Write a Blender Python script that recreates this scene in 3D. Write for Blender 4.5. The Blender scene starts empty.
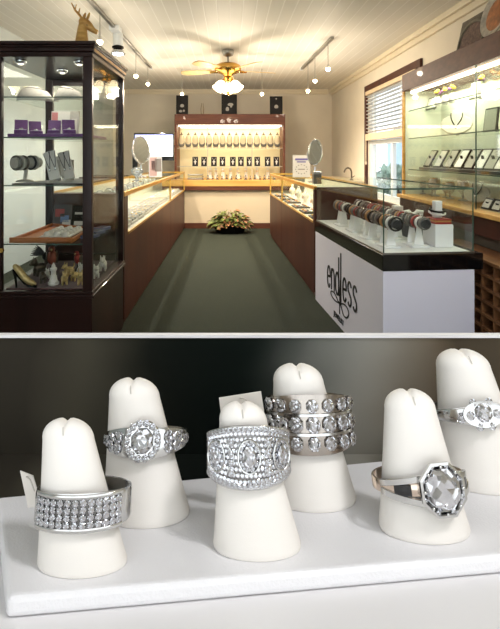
import bpy, math, random
from mathutils import Vector, Matrix
random.seed(7)
PI = math.pi
C = bpy.context.scene.collection
F, CX, CY, EYE = 460.0, 230.0, 156.0, 1.2

def W(px, py, Y):
    return Vector(((px-CX)*Y/F, Y, EYE-(py-CY)*Y/F))
def X_(px, Y): return (px-CX)*Y/F
def Z_(py, Y): return EYE-(py-CY)*Y/F

# ---------------------------------------------------------------- materials
def lin(c):
    def f(v):
        v /= 255.0
        return v/12.92 if v <= .04045 else ((v+.055)/1.055)**2.4
    return (f(c[0]), f(c[1]), f(c[2]), 1.0)

def mat(name, col, rough=.5, metal=0.0, var=0.0, scale=20.0, bump=0.0, bscale=None, spec=.5, emit=None, es=0.0, coat=0.0, sheen=0.0):
    m = bpy.data.materials.new(name); m.use_nodes = True
    nt = m.node_tree; N = nt.nodes; L = nt.links
    b = N['Principled BSDF']
    b.inputs['Base Color'].default_value = lin(col)
    b.inputs['Roughness'].default_value = rough
    b.inputs['Metallic'].default_value = metal
    b.inputs['Specular IOR Level'].default_value = spec
    b.inputs['Coat Weight'].default_value = coat
    b.inputs['Sheen Weight'].default_value = sheen
    if emit:
        b.inputs['Emission Color'].default_value = lin(emit)
        b.inputs['Emission Strength'].default_value = es
    tc = N.new('ShaderNodeTexCoord')
    if var > 0:
        n = N.new('ShaderNodeTexNoise'); n.inputs['Scale'].default_value = scale; n.inputs['Detail'].default_value = 4
        L.new(tc.outputs['Object'], n.inputs['Vector'])
        r = N.new('ShaderNodeValToRGB')
        c = lin(col)
        r.color_ramp.elements[0].position = .3; r.color_ramp.elements[1].position = .7
        r.color_ramp.elements[0].color = (c[0]*(1-var), c[1]*(1-var), c[2]*(1-var), 1)
        r.color_ramp.elements[1].color = (min(1, c[0]*(1+var)), min(1, c[1]*(1+var)), min(1, c[2]*(1+var)), 1)
        L.new(n.outputs['Fac'], r.inputs['Fac']); L.new(r.outputs['Color'], b.inputs['Base Color'])
    if bump > 0:
        n2 = N.new('ShaderNodeTexNoise'); n2.inputs['Scale'].default_value = bscale or scale
        L.new(tc.outputs['Object'], n2.inputs['Vector'])
        bp = N.new('ShaderNodeBump'); bp.inputs['Strength'].default_value = bump; bp.inputs['Distance'].default_value = .01
        L.new(n2.outputs['Fac'], bp.inputs['Height']); L.new(bp.outputs['Normal'], b.inputs['Normal'])
    return m

def wood(name, c1, c2, rough=.35, stretch=(1, 1, 12), scale=6, coat=.2):
    m = bpy.data.materials.new(name); m.use_nodes = True
    nt = m.node_tree; N = nt.nodes; L = nt.links; b = N['Principled BSDF']
    tc = N.new('ShaderNodeTexCoord'); mp = N.new('ShaderNodeMapping'); mp.inputs['Scale'].default_value = stretch
    n = N.new('ShaderNodeTexNoise'); n.inputs['Scale'].default_value = scale; n.inputs['Detail'].default_value = 6
    r = N.new('ShaderNodeValToRGB'); r.color_ramp.elements[0].position = .35; r.color_ramp.elements[1].position = .68
    r.color_ramp.elements[0].color = lin(c1); r.color_ramp.elements[1].color = lin(c2)
    L.new(tc.outputs['Object'], mp.inputs['Vector']); L.new(mp.outputs['Vector'], n.inputs['Vector'])
    L.new(n.outputs['Fac'], r.inputs['Fac']); L.new(r.outputs['Color'], b.inputs['Base Color'])
    b.inputs['Roughness'].default_value = rough; b.inputs['Coat Weight'].default_value = coat*.3; b.inputs['Specular IOR Level'].default_value = .22
    return m

def pane(name, tint=(252, 254, 253), refl=.02):
    m = bpy.data.materials.new(name); m.use_nodes = True
    nt = m.node_tree; N = nt.nodes; L = nt.links
    N.remove(N['Principled BSDF']); out = N['Material Output']
    t = N.new('ShaderNodeBsdfTransparent'); t.inputs['Color'].default_value = lin(tint)
    g = N.new('ShaderNodeBsdfGlossy'); g.inputs['Roughness'].default_value = .03
    lw = N.new('ShaderNodeLayerWeight'); lw.inputs['Blend'].default_value = .25
    mm = N.new('ShaderNodeMath'); mm.operation = 'MULTIPLY_ADD'; mm.inputs[1].default_value = .12; mm.inputs[2].default_value = refl
    L.new(lw.outputs['Fresnel'], mm.inputs[0])
    mx = N.new('ShaderNodeMixShader'); L.new(mm.outputs[0], mx.inputs[0]); L.new(t.outputs[0], mx.inputs[1]); L.new(g.outputs[0], mx.inputs[2])
    L.new(mx.outputs[0], out.inputs['Surface'])
    return m

def gemmat(name, col=(255, 255, 255), mixg=.6, facets=2.6):
    m = bpy.data.materials.new(name); m.use_nodes = True
    nt = m.node_tree; N = nt.nodes; L = nt.links
    N.remove(N['Principled BSDF']); out = N['Material Output']
    g = N.new('ShaderNodeBsdfGlass'); g.inputs['IOR'].default_value = 2.2; g.inputs['Color'].default_value = lin(col)
    s = N.new('ShaderNodeBsdfGlossy'); s.inputs['Roughness'].default_value = .05; s.inputs['Color'].default_value = lin((235, 235, 240))
    mx = N.new('ShaderNodeMixShader'); mx.inputs[0].default_value = mixg
    if facets:      # many small inner facets, each turned its own way
        tc = N.new('ShaderNodeTexCoord'); vo = N.new('ShaderNodeTexVoronoi'); vo.inputs['Scale'].default_value = facets
        L.new(tc.outputs['Object'], vo.inputs['Vector'])
        a = N.new('ShaderNodeVectorMath'); a.operation = 'MULTIPLY_ADD'; a.inputs[1].default_value = (1.3,)*3; a.inputs[2].default_value = (-.65,)*3
        L.new(vo.outputs['Color'], a.inputs[0])
        ge = N.new('ShaderNodeNewGeometry'); ad = N.new('ShaderNodeVectorMath'); ad.operation = 'ADD'
        L.new(ge.outputs['Normal'], ad.inputs[0]); L.new(a.outputs[0], ad.inputs[1])
        no = N.new('ShaderNodeVectorMath'); no.operation = 'NORMALIZE'; L.new(ad.outputs[0], no.inputs[0])
        L.new(no.outputs[0], s.inputs['Normal'])
        g.inputs['Roughness'].default_value = 0.0
    L.new(g.outputs[0], mx.inputs[1]); L.new(s.outputs[0], mx.inputs[2]); L.new(mx.outputs[0], out.inputs['Surface'])
    return m

M = {}
M['wall'] = mat('cream_wall', (226, 217, 199), .8, var=.03, scale=3, bump=.05, bscale=80)
M['wall_cool'] = mat('pale_grey_wall', (198, 206, 206), .8, var=.03, scale=3)
M['trim'] = mat('cream_trim', (228, 216, 190), .5)
M['carpet'] = mat('green_carpet', (56, 60, 51), .95, var=.28, scale=90, bump=.6, bscale=260, spec=.1)
M['brown'] = wood('dark_brown_laminate', (62, 32, 25), (78, 42, 32), .45, (1, 1, .25), 5)
M['brown_hi'] = wood('red_brown_wood', (84, 48, 36), (104, 62, 46), .5, (.4, 3, 6), 5)
M['espresso'] = wood('espresso_wood', (38, 22, 19), (52, 31, 26), .28, (1, 1, .2), 6, .4)
M['casing'] = wood('window_casing_wood', (66, 35, 27), (84, 47, 35), .35, (1, 1, .3), 6)
M['gold'] = mat('gold_trim', (222, 178, 92), .3, .85)
M['goldwood'] = wood('honey_oak', (204, 150, 78), (226, 176, 102), .4, (.3, 3, 6), 5)
M['traywood'] = wood('orange_wood', (168, 98, 50), (188, 116, 62), .45, (.5, 4, 4), 6)
M['cream'] = mat('cream_panel', (240, 228, 192), .6, var=.02, scale=4)
M['creamlower'] = mat('beige_panel', (216, 198, 168), .7, var=.02, scale=4)
M['white'] = mat('white_laminate', (236, 234, 234), .45)
M['coolwhite'] = mat('white_panel', (230, 228, 240), .35, coat=.2)
M['black'] = mat('black_gloss', (14, 14, 15), .12, coat=.5)
M['blackmat'] = mat('black_matte', (13, 12, 12), .6, spec=.2)
M['velvetblack'] = mat('black_velvet', (26, 24, 25), .9, sheen=.3)
M['purple'] = mat('purple_velvet', (104, 56, 120), .8, sheen=.4, var=.15, scale=40)
M['silver'] = mat('polished_silver', (206, 205, 203), .16, 1.0)
M['chrome'] = mat('chrome', (215, 216, 220), .08, 1.0)
M['brass'] = mat('brass', (226, 176, 92), .2, 1.0)
M['steel'] = mat('brushed_steel', (160, 158, 152), .35, 1.0)
M['mirror'] = mat('mirror_glass', (230, 232, 228), .02, 1.0)
M['glass'] = pane('clear_pane')
M['glassedge'] = pane('shelf_pane', (249, 252, 250), .03)
M['glassgreen'] = mat('glass_edge', (58, 84, 72), .2)
M['crystal'] = gemmat('crystal', (245, 250, 255), .15, 0)
M['gem'] = gemmat('diamond')
M['linen'] = mat('cream_leatherette', (238, 230, 212), .6, bump=.1, bscale=300)
M['grey'] = mat('grey_leatherette', (190, 184, 174), .6, var=.08, scale=60)
M['darkgrey'] = mat('dark_grey_stone', (92, 88, 80), .45, var=.3, scale=200)
M['blue'] = mat('blue_grey_velvet', (86, 92, 130), .8, sheen=.3, var=.12, scale=60)
M['red'] = mat('red_leather', (150, 44, 38), .5)
M['tan'] = mat('tan_leather', (176, 126, 72), .5)
M['brnlea'] = mat('brown_leather', (78, 50, 40), .5)
M['greylea'] = mat('grey_leather', (112, 106, 98), .5)
M['deer'] = wood('gilded_wood', (196, 142, 74), (236, 190, 112), .4, (1, 1, 3), 14)
M['figold'] = mat('gilt_ceramic', (200, 172, 116), .35, .25, var=.2, scale=60)
M['figwhite'] = mat('white_ceramic', (226, 220, 212), .3)
M['figdark'] = mat('dark_bronze', (92, 82, 70), .4, .5, var=.3, scale=60)
M['leaf'] = mat('variegated_leaf', (112, 122, 56), .5, var=.55, scale=14)
M['leafred'] = mat('bronze_leaf', (170, 120, 80), .5, var=.4, scale=14)
M['blinds'] = mat('blind_slat', (226, 226, 222), .6)
M['vinyl'] = mat('white_vinyl', (228, 232, 234), .4)
M['blindwood'] = mat('pale_wood_rail', (222, 200, 168), .5, var=.06, scale=14)
M['lamp_warm'] = mat('warm_bulb', (255, 240, 210), .4, emit=(255, 226, 170), es=14)
M['shade_warm'] = mat('warm_shade', (255, 244, 220), .4, emit=(255, 232, 186), es=5)
M['lamp_cool'] = mat('cool_bulb', (255, 255, 255), .4, emit=(226, 236, 255), es=8)
M['case_tube'] = mat('dim_case_tube', (255, 255, 245), .4, emit=(255, 246, 222), es=1.6)
M['tube'] = mat('fluorescent_tube', (255, 255, 245), .4, emit=(255, 244, 214), es=5)

# ---------------------------------------------------------------- mesh builder
class MB:
    def __init__(s): s.v = []; s.f = []
    def add(s, vs, fs):
        o = len(s.v); s.v += [Vector(p) for p in vs]; s.f += [tuple(i+o for i in f) for f in fs]; return s
    def box(s, x0, x1, y0, y1, z0, z1, mt=None):
        vs = [Vector(p) for p in ((x0,y0,z0),(x1,y0,z0),(x1,y1,z0),(x0,y1,z0),(x0,y0,z1),(x1,y0,z1),(x1,y1,z1),(x0,y1,z1))]
        if mt: vs = [mt @ p for p in vs]
        return s.add(vs, [(0,3,2,1),(4,5,6,7),(0,1,5,4),(1,2,6,5),(2,3,7,6),(3,0,4,7)])
    def cbox(s, c, d, mt=None):
        m = Matrix.Translation(c) @ (mt or Matrix())
        return s.box(-d[0]/2, d[0]/2, -d[1]/2, d[1]/2, -d[2]/2, d[2]/2, m)
    def prism(s, pts, ext):
        n = len(pts); ext = Vector(ext); a = [Vector(p) for p in pts]
        return s.add(a + [p+ext for p in a], [tuple(range(n))[::-1], tuple(range(n, 2*n))] + [(i, (i+1) % n, n+(i+1) % n, n+i) for i in range(n)])
    def tube(s, pts, r, n=8, closed=False):
        P = [Vector(p) for p in pts]; k = len(P)
        rs = r if isinstance(r, (list, tuple)) else [r]*k
        vs = []; up = None
        for i in range(k):
            if closed: d = P[(i+1) % k]-P[i-1]
            else: d = P[min(i+1, k-1)]-P[max(i-1, 0)]
            if d.length < 1e-9: d = Vector((0, 0, 1))
            d.normalize()
            if up is None:
                up = d.orthogonal().normalized()
            else:
                up = up - d*up.dot(d)
                up = up.normalized() if up.length > 1e-6 else d.orthogonal().normalized()
            w = d.cross(up)
            for j in range(n):
                a = 2*PI*j/n
                vs.append(P[i]+(up*math.cos(a)+w*math.sin(a))*rs[i])
        fs = []
        for i in range(k if closed else k-1):
            for j in range(n):
                a = i*n+j; b = i*n+(j+1) % n; i2 = (i+1) % k
                fs.append((a, b, i2*n+(j+1) % n, i2*n+j))
        if not closed:
            fs.append(tuple(range(n))[::-1]); fs.append(tuple((k-1)*n+j for j in range(n)))
        return s.add(vs, fs)
    def cyl(s, p0, p1, r0, r1=None, n=14): return s.tube([p0, p1], [r0, r0 if r1 is None else r1], n)
    def lathe(s, prof, n=18, mt=None, sx=1, sy=1):
        vs = []; fs = []; k = len(prof)
        for r, z in prof:
            for j in range(n):
                a = 2*PI*j/n; vs.append(Vector((r*math.cos(a)*sx, r*math.sin(a)*sy, z)))
        for i in range(k-1):
            for j in range(n): fs.append((i*n+j, i*n+(j+1) % n, (i+1)*n+(j+1) % n, (i+1)*n+j))
        fs.append(tuple(range(n))[::-1]); fs.append(tuple((k-1)*n+j for j in range(n)))
        if mt: vs = [mt @ p for p in vs]
        return s.add(vs, fs)
    def hoop(s, prof, n=22, mt=None):
        k = len(prof); vs = [Vector((r*math.cos(2*PI*j/n), r*math.sin(2*PI*j/n), z)) for r, z in prof for j in range(n)]
        if mt: vs = [mt @ p for p in vs]
        return s.add(vs, [(i*n+j, i*n+(j+1) % n, ((i+1) % k)*n+(j+1) % n, ((i+1) % k)*n+j) for i in range(k) for j in range(n)])
    def ell(s, c, r, n=12, m=8, mt=None):
        prof = [(max(1e-4, math.sin(PI*i/m)), -math.cos(PI*i/m)) for i in range(m+1)]
        t = Matrix.Translation(c) @ (mt or Matrix()) @ Matrix.Diagonal((r[0], r[1], r[2], 1))
        return s.lathe(prof, n, t)
    def torus(s, c, R, r, mt=None, n=24, k=8, sx=1, sy=1):
        t = Matrix.Translation(c) @ (mt or Matrix())
        return s.tube([t @ Vector((R*sx*math.cos(2*PI*i/n), R*sy*math.sin(2*PI*i/n), 0)) for i in range(n)], r, k, True)

WM = {}
def world_of(o):
    while o.parent is not None: o = o.parent
    return WM.get(o.name, Matrix())

def obj(name, mb, m, parent=None, bevel=0, smooth=False, local=False, kind=None, label=None, seg=2):
    me = bpy.data.meshes.new(name)
    vs = mb.v
    if parent is not None and not local:
        inv = world_of(parent).inverted(); vs = [inv @ p for p in vs]
    me.from_pydata([tuple(p) for p in vs], [], mb.f); me.update()
    me.materials.append(m)
    if smooth:
        for p in me.polygons: p.use_smooth = True
        try: me.set_sharp_from_angle(angle=math.radians(50))
        except Exception: pass
    o = bpy.data.objects.new(name, me); C.objects.link(o)
    if parent is not None: o.parent = parent
    if bevel:
        b = o.modifiers.new('edge', 'BEVEL'); b.width = bevel; b.segments = seg; b.limit_method = 'ANGLE'; b.angle_limit = .6
    if kind: o['kind'] = kind
    if label: o['label'] = label
    return o

def thing(name, label, cat, loc=(0, 0, 0), rotz=0, group=None, mtx=None):
    o = bpy.data.objects.new(name, None); C.objects.link(o)
    o.empty_display_size = .05
    if mtx is not None:
        o.matrix_world = mtx; WM[o.name] = mtx.copy()
    else:
        o.location = loc; o.rotation_euler = (0, 0, rotz)
        WM[o.name] = Matrix.Translation(loc) @ Matrix.Rotation(rotz, 4, 'Z')
    o['label'] = label; o['category'] = cat
    if group: o['group'] = group
    return o

def solo(name, label, cat, mb, m, group=None, **kw):
    lo = Vector((min(p.x for p in mb.v), min(p.y for p in mb.v), min(p.z for p in mb.v)))
    hi = Vector((max(p.x for p in mb.v), max(p.y for p in mb.v), max(p.z for p in mb.v)))
    base = Vector(((lo.x+hi.x)/2, (lo.y+hi.y)/2, lo.z))
    mb.v = [p-base for p in mb.v]
    o = obj(name, mb, m, None, **kw); o.location = base
    WM[o.name] = Matrix.Translation(base)
    o['label'] = label; o['category'] = cat
    if group: o['group'] = group
    return o

def struct(name, mb, m, **kw): return obj(name, mb, m, kind='structure', **kw)

def _copy(o, parent):
    c = o.copy(); C.objects.link(c)
    if parent is not None: c.parent = parent
    for ch in list(o.children): _copy(ch, c)
    return c
def dup(root, loc, rotz=0, label=None, group=None, scale=1, mtx=None):
    r = _copy(root, None)
    if mtx is not None: r.matrix_world = mtx; WM[r.name] = mtx.copy()
    else:
        r.location = loc; r.rotation_euler = (0, 0, rotz); r.scale = (scale,)*3
        WM[r.name] = Matrix.Translation(loc) @ Matrix.Rotation(rotz, 4, 'Z')
    if label: r['label'] = label
    if group: r['group'] = group
    return r
def put(root, loc, rotz=0, scale=1):
    root.location = loc; root.rotation_euler = (0, 0, rotz); root.scale = (scale,)*3
    WM[root.name] = Matrix.Translation(loc) @ Matrix.Rotation(rotz, 4, 'Z')
    return root
class Kit:
    """first call moves the prototype, later calls copy it"""
    def __init__(s, root): s.root = root; s.used = False
    def __call__(s, loc, rotz=0, label=None, group=None, scale=1):
        if not s.used:
            s.used = True; put(s.root, loc, rotz, scale)
            if label: s.root['label'] = label
            if group: s.root['group'] = group
            return s.root
        return dup(s.root, loc, rotz, label, group, scale)
ORD = ['first', 'second', 'third', 'fourth', 'fifth', 'sixth', 'seventh', 'eighth', 'ninth', 'tenth', 'eleventh', 'twelfth', 'thirteenth', 'fourteenth', 'fifteenth', 'sixteenth', 'seventeenth', 'eighteenth', 'nineteenth', 'twentieth']
def RX(a): return Matrix.Rotation(a, 4, 'X')
def RY(a): return Matrix.Rotation(a, 4, 'Y')
def RZ(a): return Matrix.Rotation(a, 4, 'Z')
def T(*a): return Matrix.Translation(a if len(a) == 3 else a[0])
def crom(P, n=6):
    P = [Vector(p) for p in P]; out = []
    for i in range(len(P)-1):
        p0 = P[max(i-1, 0)]; p1 = P[i]; p2 = P[i+1]; p3 = P[min(i+2, len(P)-1)]
        for k in range(n):
            t = k/n
            out.append(.5*((2*p1)+(p2-p0)*t+(2*p0-5*p1+4*p2-p3)*t*t+(3*p1-p0-3*p2+p3)*t**3))
    out.append(P[-1]); return out
def light(name, kind, loc, e, col=(255, 255, 255), size=.05, rot=(0, 0, 0), sy=None, spot=1.2, blend=.5):
    l = bpy.data.lights.new(name, kind); l.energy = e; l.color = lin(col)[:3]
    if kind == 'AREA':
        l.size = size
        if sy: l.shape = 'RECTANGLE'; l.size_y = sy
    elif kind == 'SUN': l.angle = size
    else: l.shadow_soft_size = size
    if kind == 'SPOT': l.spot_size = spot; l.spot_blend = blend
    o = bpy.data.objects.new(name, l); C.objects.link(o); o.location = loc; o.rotation_euler = rot
    return o

# ---------------------------------------------------------------- camera, world
cam = bpy.data.cameras.new('camera'); camo = bpy.data.objects.new('camera', cam); C.objects.link(camo)
camo.location = (0, 0, EYE); camo.rotation_euler = (PI/2, 0, 0)
cam.sensor_fit = 'HORIZONTAL'; cam.sensor_width = 36; cam.lens = 36*F/500
# the picture is 629 px high: the shift is measured against the longer side
cam.shift_x = (250-CX)/500; cam.shift_y = -(314.5-CY)/500
cam.clip_start = .01; cam.clip_end = 100
bpy.context.scene.camera = camo
sc = bpy.context.scene
sc.view_settings.view_transform = 'Standard'; sc.view_settings.look = 'None'; sc.view_settings.gamma = 1
sc.view_settings.exposure = .34; sc.view_settings.use_curve_mapping = False
w = bpy.data.worlds.new('sky'); sc.world = w; w.use_nodes = True
bg = w.node_tree.nodes['Background']; bg.inputs[0].default_value = lin((238, 241, 247)); bg.inputs[1].default_value = 2.1

# ---------------------------------------------------------------- the room
H = 2.5; XL, XR, YB, YF = -2.3, 2.0, 9.02, -1.6
struct('floor', MB().box(XL, XR, YF, YB, -.1, 0), M['carpet'])
def ceiling_mat():
    m = mat('beadboard_ceiling', (236, 229, 212), .6)
    nt = m.node_tree; N = nt.nodes; L = nt.links; b = N['Principled BSDF']
    tc = N.new('ShaderNodeTexCoord'); sp = N.new('ShaderNodeSeparateXYZ'); L.new(tc.outputs['Object'], sp.inputs[0])
    d = N.new('ShaderNodeMath'); d.operation = 'DIVIDE'; d.inputs[1].default_value = .115; L.new(sp.outputs['X'], d.inputs[0])
    fr = N.new('ShaderNodeMath'); fr.operation = 'FRACT'; L.new(d.outputs[0], fr.inputs[0])
    rp = N.new('ShaderNodeValToRGB'); e = rp.color_ramp.elements
    e[0].position = 0; e[0].color = (0, 0, 0, 1); e[1].position = .07; e[1].color = (1, 1, 1, 1)
    x = e.new(.93); x.color = (1, 1, 1, 1); x = e.new(1.0); x.color = (0, 0, 0, 1)
    L.new(fr.outputs[0], rp.inputs[0])
    bp = N.new('ShaderNodeBump'); bp.inputs['Strength'].default_value = .25; bp.inputs['Distance'].default_value = .008
    L.new(rp.outputs[0], bp.inputs['Height']); L.new(bp.outputs['Normal'], b.inputs['Normal'])
    mx = N.new('ShaderNodeMix'); mx.data_type = 'RGBA'; L.new(rp.outputs[0], mx.inputs[0])
    mx.inputs[6].default_value = lin((244, 241, 234)); mx.inputs[7].default_value = lin((226, 222, 212))
    L.new(mx.outputs[2], b.inputs['Base Color'])
    return m
struct('ceiling', MB().box(XL, XR, YF, YB, H, H+.1), ceiling_mat())
struct('wall_back', MB().box(XL-.1, XR+.1, YB, YB+.1, 0, H), M['wall'])
struct('wall_left', MB().box(XL-.1, XL, YF, YB, 0, H), M['wall_cool'])
WY0, WY1, WZ0, WZ1 = 4.86, 6.66, .62, 2.13      # window opening in the side wall
struct('wall_right', MB().box(XR, XR+.12, YF, WY0, 0, H).box(XR, XR+.12, WY1, YB, 0, H).box(XR, XR+.12, WY0, WY1, 0, WZ0).box(XR, XR+.12, WY0, WY1, WZ1, H), M['wall'])
# shop front behind the viewer: piers, sill and header round a wide opening
struct('wall_front', MB().box(XL-.1, XL+.25, YF-.12, YF, 0, H).box(XR-.25, XR+.1, YF-.12, YF, 0, H).box(XL+.25, XR-.25, YF-.12, YF, 0, .25).box(XL+.25, XR-.25, YF-.12, YF, 2.35, H), M['wall'])
sf = struct('window_2', MB().box(-.85, -.79, YF-.1, YF-.04, .25, 2.35).box(.75, .81, YF-.1, YF-.04, .25, 2.35), M['vinyl'])
obj('pane', MB().box(XL+.25, XR-.25, YF-.075, YF-.069, .25, 2.35), M['glass'], sf)
def crown(name, pts):   # crown moulding: stepped profile
    struct(name, pts, M['trim'], bevel=.006)
crown('trim_1', MB().box(XR-.035, XR, YF, YB, H-.11, H).box(XR-.07, XR-.035, YF, YB, H-.055, H))
crown('trim_2', MB().box(XL, XR-.07, YB-.035, YB, H-.09, H).box(XL, XR-.07, YB-.06, YB-.035, H-.045, H))
struct('baseboard_back', MB().box(XL, XR, YB-.02, YB, 0, .12), M['trim'])

# window
def slat_mat():
    m = bpy.data.materials.new('thin_white_slat'); m.use_nodes = True
    nt = m.node_tree; N = nt.nodes; L = nt.links; b = N['Principled BSDF']; b.inputs['Base Color'].default_value = lin((232, 232, 230))
    tr = N.new('ShaderNodeBsdfTranslucent'); tr.inputs['Color'].default_value = lin((232, 236, 240))
    mx = N.new('ShaderNodeMixShader'); mx.inputs[0].default_value = .22
    L.new(b.outputs[0], mx.inputs[1]); L.new(tr.outputs[0], mx.inputs[2]); L.new(mx.outputs[0], N['Material Output'].inputs['Surface'])
    return m
win = struct('window_1', MB().box(XR-.03, XR, WY0-.09, WY1+.09, WZ1, WZ1+.085)
    .box(XR-.03, XR, WY1, WY1+.09, WZ0-.09, WZ1).box(XR-.03, XR, WY0-.09, WY0, WZ0-.09, WZ1).box(XR-.05, XR, WY0, WY1, WZ0-.05, WZ0), M['casing'], bevel=.004)
obj('sash', MB().box(XR+.02, XR+.07, WY0, WY0+.09, WZ0, WZ1).box(XR+.02, XR+.07, WY1-.13, WY1, WZ0, WZ1).box(XR+.02, XR+.07, WY0+.09, WY1-.13, WZ1-.08, WZ1)
    .box(XR+.02, XR+.07, WY0+.09, WY1-.13, WZ0, WZ0+.08).box(XR+.02, XR+.07, WY0+.09, WY1-.13, 1.36, 1.42).box(XR+.02, XR+.07, 5.72, 5.78, WZ0+.08, 1.36), M['vinyl'], win, bevel=.004)
obj('pane', MB().box(XR+.04, XR+.046, WY0+.09, WY1-.13, WZ0+.08, WZ1-.08), M['glass'], win)
bl = thing('window_blind', 'white slatted blind with pale wooden bottom rail half lowered over the window', 'blind', (XR+.0, 5.76, WZ1))
obj('head_rail', MB().box(XR-.045, XR+.005, WY0+.01, WY1-.01, WZ1-.06, WZ1-.005), M['blindwood'], bl, bevel=.004)
sl = MB(); z = WZ1-.09
while z > 1.53:
    sl.cbox((XR-.02, (WY0+WY1)/2, z), (.045, WY1-WY0-.06, .004), RY(math.radians(18))); z -= .05
obj('slat', sl, slat_mat(), bl)
obj('ladder_tape', MB().box(XR-.044, XR-.042, 5.25, 5.27, 1.5, WZ1-.06).box(XR-.044, XR-.042, 6.25, 6.27, 1.5, WZ1-.06), M['blinds'], bl)
obj('bottom_rail', MB().box(XR-.05, XR+.0, WY0+.02, WY1-.02, 1.42, 1.515), M['blindwood'], bl, bevel=.006)
obj('pull_cord', MB().cyl((XR-.05, WY1-.06, 1.46), (XR-.05, WY1-.06, 1.12), .006, n=6).ell((XR-.05, WY1-.06, 1.1), (.014, .014, .03)), M['blindwood'], bl)

# outside the window
struct('outside_ground', MB().box(XR+.2, 14, -2, 22, -.3, -.2), mat('outside_paving', (150, 152, 150), .9, var=.1, scale=4))
hb = thing('house', 'pale blue building across the street seen through the window', 'building', (9, 14, -.2))
obj('wall', MB().box(8.2, 12, 9, 24, -.2, 2.2), mat('pale_blue_siding', (170, 196, 214), .8, var=.08, scale=2), hb)
obj('roof', MB().prism([(7.9, 9, 2.2), (12.3, 9, 2.2), (10.1, 9, 3.6)], (0, 15, 0)), mat('grey_roof', (120, 124, 132), .9), hb)
for k in range(5): obj('window', MB().box(8.14, 8.21, 10+k*2.4, 11.1+k*2.4, .7, 1.7), mat('dark_window', (70, 88, 104), .2), hb)
def shrub(loc, r, label, seed):
    random.seed(seed)
    t = thing('garden_shrub', label, 'shrub', loc)
    f = MB()
    for k in range(260):
        a = random.random()*2*PI; u = random.random(); d = r*(.5+.5*random.random())
        c = Vector((loc[0]+d*math.cos(a)*math.sqrt(1-u*u*.6), loc[1]+d*math.sin(a)*math.sqrt(1-u*u*.6), loc[2]+.35*r+r*1.5*u))
        m = T(c) @ RZ(random.random()*6) @ RX(random.random()*3)
        f.add([m @ Vector(p) for p in ((-.07, 0, 0), (0, -.13, .02), (.07, 0, 0), (0, .13, .02))], [(0, 1, 2, 3)])
    obj('foliage', f, mat('shrub_leaf', (150, 172, 160), .6, var=.4, scale=3), t)
    obj('stem', MB().cyl(loc, (loc[0], loc[1], loc[2]+r), .05), M['brnlea'], t)
shrub((4.6, 12.5, -.2), .62, 'round green garden shrub outside the window, nearer the back corner', 3)
shrub((5.2, 14.8, -.2), .55, 'smaller green garden shrub outside the window, before the blue building', 4)
# ---------------------------------------------------------------- tall showcase
SX0, SX1, SY0, SY1 = -1.285, -.744, 2.48, 3.23
cab = thing('tall_showcase', 'tall dark espresso glass showcase with stepped crown and open shelves', 'showcase', (-1.01, 2.86, 0))
ESP = M['espresso']
obj('plinth', MB().box(SX0+.01, SX1-.005, SY0+.012, SY1, 0, .435), ESP, cab, bevel=.004)
obj('ledge_moulding', MB().box(SX0, SX1+.012, SY0-.012, SY1, .435, .452).box(SX0, SX1+.004, SY0-.004, SY1, .452, .47), ESP, cab, bevel=.004)
P = .052
for (x, y) in ((SX0, SY0), (SX1-P, SY0), (SX0, SY1-P*.6), (SX1-P, SY1-P*.6)):
    obj('corner_post', MB().box(x, x+P, y, y+P*.6, .47, 1.735), ESP, cab, bevel=.004)
obj('back_rail', MB().box(SX0+P, SX1-P, SY1-.03, SY1, .47, .52).box(SX0+P, SX1-P, SY1-.03, SY1, 1.69, 1.735), ESP, cab)
obj('crown', MB().box(SX0-.004, SX1+.004, SY0-.004, SY1, 1.735, 1.762).box(SX0-.012, SX1+.012, SY0-.012, SY1+.004, 1.762, 1.785).box(SX0-.02, SX1+.018, SY0-.02, SY1+.008, 1.785, 1.797).box(SX0-.028, SX1+.026, SY0-.03, SY1+.012, 1.797, 1.815), ESP, cab, bevel=.004)
obj('inlay_strip', MB().box(SX1+.0125, SX1+.0145, SY0, SY1, 1.765, 1.782), M['goldwood'], cab)
g = .004
obj('front_pane', MB().box(SX0+P, SX1-P, SY0+.012, SY0+.012+g, .47, 1.735), M['glass'], cab)
obj('side_pane', MB().box(SX1-.02, SX1-.02+g, SY0+P*.6, SY1-P*.6, .47, 1.735), M['glass'], cab)
obj('side_pane', MB().box(SX0+.016, SX0+.016+g, SY0+P*.6, SY1-P*.6, .47, 1.735), M['glass'], cab)
obj('back_pane', MB().box(SX0+P, SX1-P, SY1-.012, SY1-.012+g, .52, 1.69), M['glass'], cab)
SH = [1.525, 1.3045, 1.0405, .72]
for i, zz in enumerate(SH):
    s_ = obj('shelf', MB().box(SX0+.03, SX1-.03, SY0+.035, SY1-.035, zz-.006, zz), M['glassedge'], cab)
    obj('shelf_edge', MB().box(SX0+.03, SX1-.03, SY0+.033, SY0+.035, zz-.006, zz), M['glassgreen'], s_)
for (x, y) in ((SX0+.12, 2.56), (SX0+.25, 2.84), (SX1-.1, 2.58)):
    p = obj('puck_light', MB().lathe([(.03, 0), (.032, -.008), (.026, -.02), (.02, -.022)], 14, T(x, y, 1.735)), M['chrome'], cab, smooth=True)
    obj('lamp', MB().lathe([(.017, 0), (.012, -.005)], 12, T(x, y, 1.712)), mat('dim_lamp', (250, 245, 235), .3, emit=(255, 244, 220), es=1.5), p)
obj('latch', MB().cyl((SX0+.05, SY0-.003, .69), (SX0+.05, SY0+.012, .69), .012), M['brass'], cab)

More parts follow.
